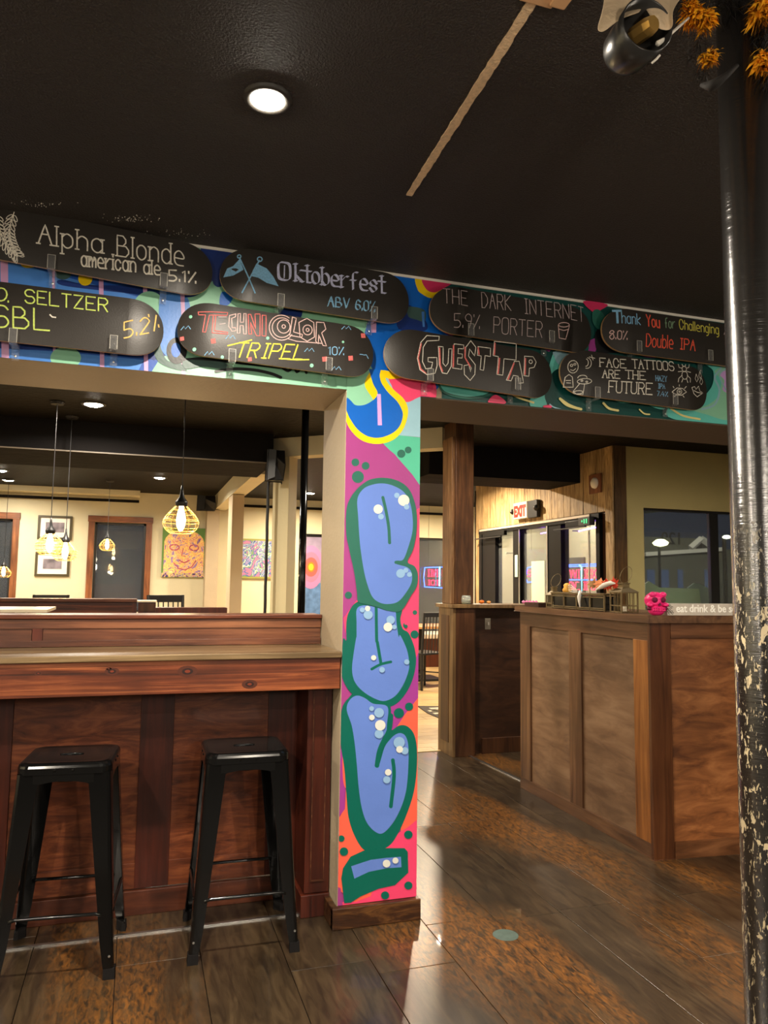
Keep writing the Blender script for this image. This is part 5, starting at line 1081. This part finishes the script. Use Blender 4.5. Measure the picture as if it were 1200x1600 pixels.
# ------------------------------------------------------------------ PENDANTS
MCG = mat('gold_wire', rgb(196, 166, 100), .4, metal=.7); MBU = mat('edison_glow', (1, .7, .35, 1), .3, emit=(1, .66, .28, 1), es=26)
def pendant(x, y, zb, k, label, pts=3.2):
    """zb: height of the cage's lower ring"""
    t = thing('pendant_lamp', label, 'pendant lamp', (x, y, zb), 0, 'wire cage pendant lamps'); zt = zb+.175*k
    w_ = MB(); prof = [(.034, .175), (.056, .152), (.084, .122), (.104, .094), (.113, .066), (.105, .036), (.090, .016), (.070, .0)]
    for i in range(12):
        th = 2*math.pi*i/12; w_.tube([(x+r*k*math.cos(th), y+r*k*math.sin(th), zb+z_*k) for r, z_ in prof], .0016, 4)
    for r, z_ in prof[1:]+[(.112, .085)]: w_.tube([(x+r*k*math.cos(q), y+r*k*math.sin(q), zb+z_*k) for q in np.linspace(0, 2*math.pi, 20, False)], .0016, 4, closed=True)
    obj('wire_cage', w_, MCG, t)
    obj('cap', MB().lathe((x, y, zt), [(.036*k, -.005), (.038*k, .012*k), (.041*k, .02*k), (.036*k, .03*k), (.018*k, .055*k), (.010*k, .09*k), (.006*k, .13*k), (0, .131*k)], 18), M_satin, t, smooth=True)
    obj('cord', MB().tube([(x, y, zt+.12*k), (x, y, ZC-.02)], .0032, 6), M_satin, t)
    obj('ceiling_rose', MB().lathe((x, y, ZC-.022), [(0, 0), (.045, 0), (.055, .018), (0, .02)], 16), M_satin, t)
    b = obj('bulb', MB().lathe((x, y, zb+.012*k), [(0, 0), (.012*k, .004*k), (.024*k, .03*k), (.030*k, .07*k), (.024*k, .11*k), (.014*k, .145*k), (.013*k, .165*k)], 16), MBU, t, smooth=True)
    l = bpy.data.lights.new('l', 'POINT'); l.energy = pts; l.color = (1, .72, .38); l.shadow_soft_size = .03*k; o = bpy.data.objects.new('bulb_glow', l); link(o, t); o.location = (0, 0, -.03)
q = onY(282, 833, 5.0); pendant(q.x, 5.0, q.z, 1.0, 'large gold wire cage pendant nearest the camera, hanging above the bar', 5)
q = onY(77, 866, 6.2); pendant(q.x, 6.2, q.z, .9, 'wire cage pendant in front of the upper framed photograph, left of the pair')
q = onY(101, 876, 6.72); pendant(q.x, 6.72, q.z, .86, 'wire cage pendant hanging lower, right of the pair by the framed photographs')
q = onY(167, 860, 11.0); pendant(q.x, 11.0, q.z, .9, 'smallest wire pendant in front of the back window', 3)
q = onY(5, 902, 11.4); pendant(q.x, 11.4, q.z, .85, 'wire pendant at the far left edge before the left window', 3)

# ------------------------------------------------------------------ RECESSED LIGHTS
MLE = mat('lamp_diffuser', (1, .9, .75, 1), .5, emit=(1, .92, .76, 1), es=60)
for x, y, z_, wt, col, lb in LAMPS:
    k_ = 1.45 if y > 5 else 1  # far fixtures enlarged, their bloom taken into the size
    t = thing('recessed_light', lb, 'ceiling light', (x, y, z_), 0, 'round recessed ceiling lights')
    obj('trim_ring', MB().lathe((x, y, z_-.012), [(a_*k_, b_) for a_, b_ in [(.046, .008), (.049, .001), (.060, .0), (.066, .004), (.068, .012)]], 32), M_satin if y > 2.5 else mat('black_trim', (.03, .026, .022, 1), .5), t, smooth=True)
    obj('diffuser', MB().lathe((x, y, z_-.010), [(a_*k_, b_) for a_, b_ in [(0, -.012), (.030, -.009), (.045, .0), (.0475, .006)]], 28), MLE, t, smooth=True)
    l = bpy.data.lights.new('l', 'AREA'); l.shape = 'DISK'; l.size = .09; l.energy = wt; l.color = col; l.spread = math.radians(165)
    o = bpy.data.objects.new('lamp_beam', l); link(o, t); o.location = (0, 0, -.028)

for x, y, z_, wt, lb in ((-1.35, -.5, 1.95, 34, 'added milk glass globe pendant behind the camera, on the left'), (.9, -1.3, 1.95, 44, 'added milk glass globe pendant behind the camera, in the middle'), (3.2, .2, 1.95, 30, 'added milk glass globe pendant behind the camera, on the right')):  # unseen globes added to brighten beam, boards and ceiling from the front
    t = thing('added_globe_pendant', lb, 'pendant lamp', (x, y, z_), 0, 'added unseen globe pendants behind the camera')
    obj('globe', MB().lathe((x, y, z_), [(.11*math.sin(q), -.11*math.cos(q)) for q in np.linspace(0, math.pi, 14)], 24), mat('milk_globe', (1, .93, .82, 1), .4, emit=(1, .88, .70, 1), es=7), t, smooth=True)
    obj('cord', MB().tube([(x, y, z_+.11), (x, y, ZC-.001)], .004, 6), M_satin, t)
    l = bpy.data.lights.new('l', 'POINT'); l.energy = wt; l.color = SOFT; l.shadow_soft_size = .12; o = bpy.data.objects.new('globe_light', l); link(o, t); o.location = (0, 0, -.24)
# ------------------------------------------------------------------ MIDDLE GROUND FURNITURE
t = thing('booth_divider', 'dark red wooden booth divider behind the bar, topmost at the left', 'booth', (-.9, 5.6, 0))
obj('cap', MB().box(-2.4, .0, 5.5, 5.62, 1.20, 1.222), M_apronL, t, bev=.003); obj('upper_panel', MB().box(-2.4, -.03, 5.53, 5.6, 0, 1.199), M_apron, t)
obj('rail', MB().box(-2.4, -.10, 5.50, 5.529, 1.10, 1.125), M_stile, t); obj('end_post', MB().box(-.03, .0, 5.52, 5.61, 0, 1.199), M_stile, t)
t = thing('small_cabinet', 'small dark wooden box with a pale top next to the booth divider', 'cabinet', (.06, 5.5, 0))
obj('body', MB().box(.01, .125, 5.5, 5.62, 0, 1.20), M_stile, t, bev=.002); obj('pale_top', MB().box(.0, .13, 5.49, 5.63, 1.201, 1.212), M_white, t); obj('drawer_front', MB().box(.02, .115, 5.494, 5.499, 1.14, 1.19), M_far, t)
tag(obj('low_partition', MB().box(.14, .70, 6.3, 6.42, 0, 1.135), M_stile, loc=(.4, 6.36, 0), bev=.003), 'low dark wooden partition to the right of the small box', 'partition')
tag(obj('shelf_table', MB().box(-1.6, -.44, 4.3, 4.75, 1.18, 1.195).box(-1.5, -1.45, 4.4, 4.6, 0, 1.18).box(-.62, -.57, 4.5, 4.6, 0, 1.18), mat('pale_table_top', rgb(210, 196, 168), .35), loc=(-.9, 4.5, 0)), 'high table with a pale top at the left edge just behind the bar', 'table')
def slat_chair(x, y, rz, label, zt=.98, group='black slat-back chairs'):
    t = thing('dining_chair', label, 'chair', (x, y, 0), rz, group)
    obj('seat', MB().box(-.20, .20, -.20, .20, .44, .465), M_satin, t, local=True, bev=.006)
    for sx in (-1, 1):
        obj('leg', MB().tube([(sx*.18, -.18, .44), (sx*.19, -.19, 0)], .016, 8), M_satin, t, local=True)
        obj('leg', MB().tube([(sx*.18, .18, .0), (sx*.18, .18, .46), (sx*.185, .23, zt)], .017, 8), M_satin, t, local=True)
        obj('stretcher', MB().tube([(sx*.185, -.185, .18), (sx*.18, .18, .2)], .009, 6), M_satin, t, local=True)
    obj('top_rail', MB().box(-.19, .19, .215, .24, zt-.06, zt), M_satin, t, local=True, bev=.005); obj('stretcher', MB().tube([(-.18, -.185, .2), (.18, -.185, .2)], .009, 6), M_satin, t, local=True)
    for i in range(6):
        xx = -.13+.052*i; obj('back_slat', MB().tube([(xx, .185, .465), (xx*1.02, .222, zt-.06)], .007, 6), M_satin, t, local=True)
    return t
c1 = slat_chair(3.57, 9.35, math.radians(200), 'black slat-back chair behind the pillar edge, left of the pair at the far table')
def dupc(x, y, rz, lb): return dup(c1, (x, y, 0), rz, lb)
dupc(4.16, 9.42, math.radians(165), 'black slat-back chair right of the pair at the far table')
tb = thing('dining_table', 'dark pedestal table with a wooden top between the two far chairs', 'table', (3.85, 10.2, 0))
obj('table_top', MB().box(3.3, 4.5, 9.9, 10.6, .72, .755), mat('warm_top', rgb(180, 130, 80), .35), tb, bev=.004); obj('pedestal', MB().tube([(3.85, 10.2, .02), (3.85, 10.2, .72)], .05, 12), M_satin, tb); obj('base', MB().box(3.6, 4.1, 9.95, 10.45, 0, .03), M_satin, tb, bev=.004)
bc = thing('banquette', 'dark low bench with a pale seat under the far window', 'bench', (4.6, 11.9, 0))
obj('seat', MB().box(3.4, 6.2, 11.6, 12.3, 0, .45), M_stile, bc); obj('cushion', MB().box(3.4, 6.2, 11.58, 12.3, .455, .53), mat('pale_cushion', rgb(200, 186, 170), .7), bc, bev=.01)
sc2 = dupc(.36, 8.0, math.radians(20), 'black slat-back chair whose back shows above the low partition')
sc2.scale = (1, 1, 1.22)
dupc(-.95, 9.6, math.radians(5), 'black chair back just showing above the booth divider, below the window').scale = (1, 1, 1.18)
# rug
rp = [(2.98, 7.83), (4.2, 7.83), (4.2, 6.9), (2.97, 7.26)]
rp = [tuple(onZ(x, y).xy) for x, y in ((652, 1104), (712, 1105), (712, 1135), (690, 1124.5), (668, 1115))]
t = thing('floor_rug', 'dark floor mat with a pale pattern beyond the painted pillar', 'rug', (3.0, 7.5, 0.001))
obj('field', MB().prism([(x, y, .001) for x, y in rp], (0, 0, .008)), mat('charcoal_rug', rgb(54, 46, 40), .9, bump=.5, bscale=200), t)
pt = MB()
for i, (x, y) in enumerate(((680, 1108), (683, 1112), (678, 1112), (686, 1116), (690, 1111), (694, 1117))):
    p = onZ(x, y); pt.box(p.x-.06, p.x+.06, p.y-.035, p.y+.035, .0092, .0105)
obj('pale_pattern', pt, mat('rug_pattern', rgb(190, 178, 150), .9), t)
# worn round sticker on the floor
p = onZ(790, 1461)
tag(obj('floor_sticker', MB().lathe((p.x, p.y, .0004), [(0, .0007), (.047, .0006), (.05, 0)], 32), mat('teal_sticker', rgb(78, 96, 88), .55, vary=.3, noise=30), loc=(p.x, p.y, 0)), 'worn round teal sticker on the floor planks', 'sticker')

# ------------------------------------------------------------------ FOREGROUND POLE WITH DECORATIONS
DP = 1.52; pc = atD(1169, 325, DP)
def pole_mat():
    m = bpy.data.materials.new('chipped_gloss_black'); m.use_nodes = True; nt = m.node_tree; b = nt.nodes['Principled BSDF']; L = nt.links.new; N = nt.nodes.new
    tc = N('ShaderNodeTexCoord'); sp_ = N('ShaderNodeSeparateXYZ'); L(tc.outputs['Object'], sp_.inputs[0])
    def layer(scale, stretch, lo, hi, rough=.6):
        mp_ = N('ShaderNodeMapping'); mp_.inputs['Scale'].default_value = (1, 1, stretch); L(tc.outputs['Object'], mp_.inputs[0])
        n = N('ShaderNodeTexNoise'); n.inputs['Scale'].default_value = scale; n.inputs['Detail'].default_value = 4; n.inputs['Roughness'].default_value = rough; n.inputs['Distortion'].default_value = .6; L(mp_.outputs[0], n.inputs['Vector'])
        r = N('ShaderNodeValToRGB'); r.color_ramp.elements[0].position = lo; r.color_ramp.elements[1].position = hi; L(n.outputs['Fac'], r.inputs[0]); return r.outputs[0]
    a = layer(70, .5, .60, .61); c = layer(190, .3, .61, .63)
    mx = N('ShaderNodeMath'); mx.operation = 'MAXIMUM'; L(a, mx.inputs[0]); L(c, mx.inputs[1])
    mr = N('ShaderNodeMapRange'); mr.inputs['From Min'].default_value = 1.5; mr.inputs['From Max'].default_value = 1.25; L(sp_.outputs['Z'], mr.inputs['Value'])
    mu = N('ShaderNodeMath'); mu.operation = 'MULTIPLY'; L(mx.outputs[0], mu.inputs[0]); L(mr.outputs[0], mu.inputs[1])
    mix = N('ShaderNodeMixRGB'); mix.inputs[1].default_value = (.012, .011, .010, 1); mix.inputs[2].default_value = rgb(206, 188, 150); L(mu.outputs[0], mix.inputs[0]); L(mix.outputs[0], b.inputs['Base Color'])
    r2 = N('ShaderNodeMapRange'); r2.inputs['To Min'].default_value = .24; r2.inputs['To Max'].default_value = .7; L(mu.outputs[0], r2.inputs['Value']); L(r2.outputs[0], b.inputs['Roughness'])
    b.inputs['Specular IOR Level'].default_value = 1.0; b.inputs['Coat Weight'].default_value = 1; b.inputs['Coat Roughness'].default_value = .16
    bp = N('ShaderNodeBump'); bp.inputs['Strength'].default_value = .5; bp.inputs['Distance'].default_value = .001; bp.invert = True; L(mu.outputs[0], bp.inputs['Height'])
    mq = N('ShaderNodeMapping'); mq.inputs['Scale'].default_value = (0, 0, 1); L(tc.outputs['Object'], mq.inputs[0]); nq = N('ShaderNodeTexNoise'); nq.inputs['Scale'].default_value = 950; nq.inputs['Detail'].default_value = 2; L(mq.outputs[0], nq.inputs['Vector'])
    b2 = N('ShaderNodeBump'); b2.inputs['Strength'].default_value = .75; b2.inputs['Distance'].default_value = .0007; L(nq.outputs['Fac'], b2.inputs['Height']); L(bp.outputs[0], b2.inputs['Normal']); L(b2.outputs[0], b.inputs['Normal']); L(b2.outputs[0], b.inputs['Coat Normal'])
    return m
tag(obj('steel_pole', MB().tube([(pc.x, pc.y, 0), (pc.x, pc.y, ZC-.001)], .0495, 40), pole_mat(), loc=(pc.x, pc.y, 0), smooth=True), 'thick glossy black steel pole with chipped paint at the right edge', 'pole')
def tuft(name, c, m, n, ln, rad, parent, down=.6):
    mb = MB(); c = Vector(c)
    for i in range(n):
        d = Vector((random.gauss(0, 1), random.gauss(0, 1), random.gauss(-down, .8))).normalized(); s_ = d.orthogonal().normalized()*rad*random.uniform(.5, 1); l_ = ln*random.uniform(.5, 1)
        b0 = c+Vector((random.gauss(0, 1), random.gauss(0, 1), random.gauss(0, 1)))*ln*.22; mid = b0+d*l_*.55+Vector((0, 0, -.08*ln)); tip = b0+d*l_+Vector((0, 0, -.3*ln))
        mb.add([b0-s_*.5, b0+s_*.5, mid+s_, tip, mid-s_], [(0, 1, 2, 4), (4, 2, 3)])
    return obj(name, mb, m, parent, kind='stuff')
MO = mat('orange_feather', rgb(255, 186, 30), .7, vary=.2, noise=30); MK = mat('black_feather', (.012, .011, .010, 1), .6)
gl = thing('feather_garland', 'orange and black feather garland tied around the steel pole at the top', 'garland', tuple(atD(1150, 40, DP)))
for x, y, n, ln in ((1086, 20, 300, .030), (1103, 28, 220, .028), (1108, 88, 160, .024), (1190, 12, 320, .040), (1192, 95, 260, .036), (1078, 8, 160, .024)):
    tuft('orange_tuft', atD(x, y, DP-.03), MO, int(n*1.5), ln*.95, .0042, gl)
for x, y, n, ln in ((1092, 60, 120, .040), (1100, 110, 90, .034), (1085, 80, 60, .04), (1110, 0, 150, .05), (1190, 50, 200, .045), (1196, 125, 160, .045), (1060, 5, 90, .04), (1150, -6, 160, .05)):
    tuft('black_tuft', atD(x, y, DP-.02), MK, n, ln, .0011, gl)
tie = MB().tube([atD(1096, 133, DP-.02), atD(1112, 134, DP-.045), atD(1122, 128, DP-.055), atD(1135, 118, DP-.062), atD(1152, 102, DP-.06)], [.004, .011, .009, .006, .004], 8)
obj('black_ribbon', tie, mat('black_ribbon', (.010, .008, .007, 1), .8), gl, smooth=True)
# black lamp can with cloth
base = atD(972, 86, DP-.05); mouth = atD(1012, 38, DP-.135); ax = (mouth-base).normalized()
cn = thing('black_cup', 'shiny black cup-shaped lamp head hanging by the garland, cream cloth over it', 'lamp head', tuple(base))
Lc = (mouth-base).length
obj('shell', MB().lathe(base, [(.0, -.014), (.026, -.012), (.038, -.005), (.044, .006), (.047, .03), (.051, Lc), (.048, Lc), (.044, .03), (0, .02)], 36, axis=ax), mat('cup_black', (.02, .019, .018, 1), .28, spec=.7), cn, smooth=True)
obj('brass_insert', MB().lathe(base+ax*(Lc-.02), [(0, .030), (.014, .030), (.017, .016), (.017, -.02)], 8, axis=(ax+Vector((.3, -.3, -.1)))), mat('brass', rgb(190, 150, 80), .35, metal=.7), cn)
obj('white_rim_mark', MB().tube([atD(1018, 99, DP-.11), atD(1026, 92, DP-.115), atD(1031, 86, DP-.115)], .0022, 6), M_white, cn)
obj('white_stick', MB().tube([atD(1028, 68, DP-.12), atD(1040, 60, DP-.1), atD(1076, 28, DP-.06)], [.005, .0032, .0022], 8), M_white, cn, smooth=True)
MCL = mat('cream_cloth', rgb(206, 182, 150), .85, bump=.3, bscale=60, vary=.15, noise=10)
def cloth(rows, dep, name, label):
    """rows of photo points swept into a folded sheet"""
    mb = MB(); n = len(rows[0]); v = []
    for i, r in enumerate(rows):
        for j, (x, y) in enumerate(r): v.append(atD(x, y, dep[i]+.010*math.sin(j*2.1+i)))
    mb.add(v, [(i*n+j, i*n+j+1, (i+1)*n+j+1, (i+1)*n+j) for i in range(len(rows)-1) for j in range(n-1)])
    o = obj(name, mb, MCL, loc=v[0], smooth=True); m_ = o.modifiers.new('t', 'SOLIDIFY'); m_.thickness = .003; s_ = o.modifiers.new('s', 'SUBSURF'); s_.levels = s_.render_levels = 2; return tag(o, label, 'cloth')
cloth([[(944, -30), (960, -30), (980, -30), (1000, -30), (1020, -30)], [(944, 2), (958, 6), (975, 10), (990, 12), (1003, 14)], [(938, 30), (952, 30), (970, 24), (986, 20), (1001, 19)], [(931, 48), (940, 56), (958, 38), (976, 28), (999, 21)]], [DP-.05, DP-.08, DP-.12, DP-.13], 'draped_cloth', 'cream cloth draped over the left of the black cup')
cloth([[(1000, -30), (1020, -30), (1040, -30), (1060, -30), (1085, -30)], [(1003, 12), (1016, 8), (1030, 6), (1046, 4), (1062, 2)], [(1014, 20), (1024, 26), (1034, 24), (1042, 22), (1050, 18)], [(1024, 42), (1032, 48), (1044, 50), (1050, 46), (1054, 38)]], [DP-.05, DP-.10, DP-.13, DP-.13], 'draped_cloth', 'cream cloth bundle between the black cup and the garland')
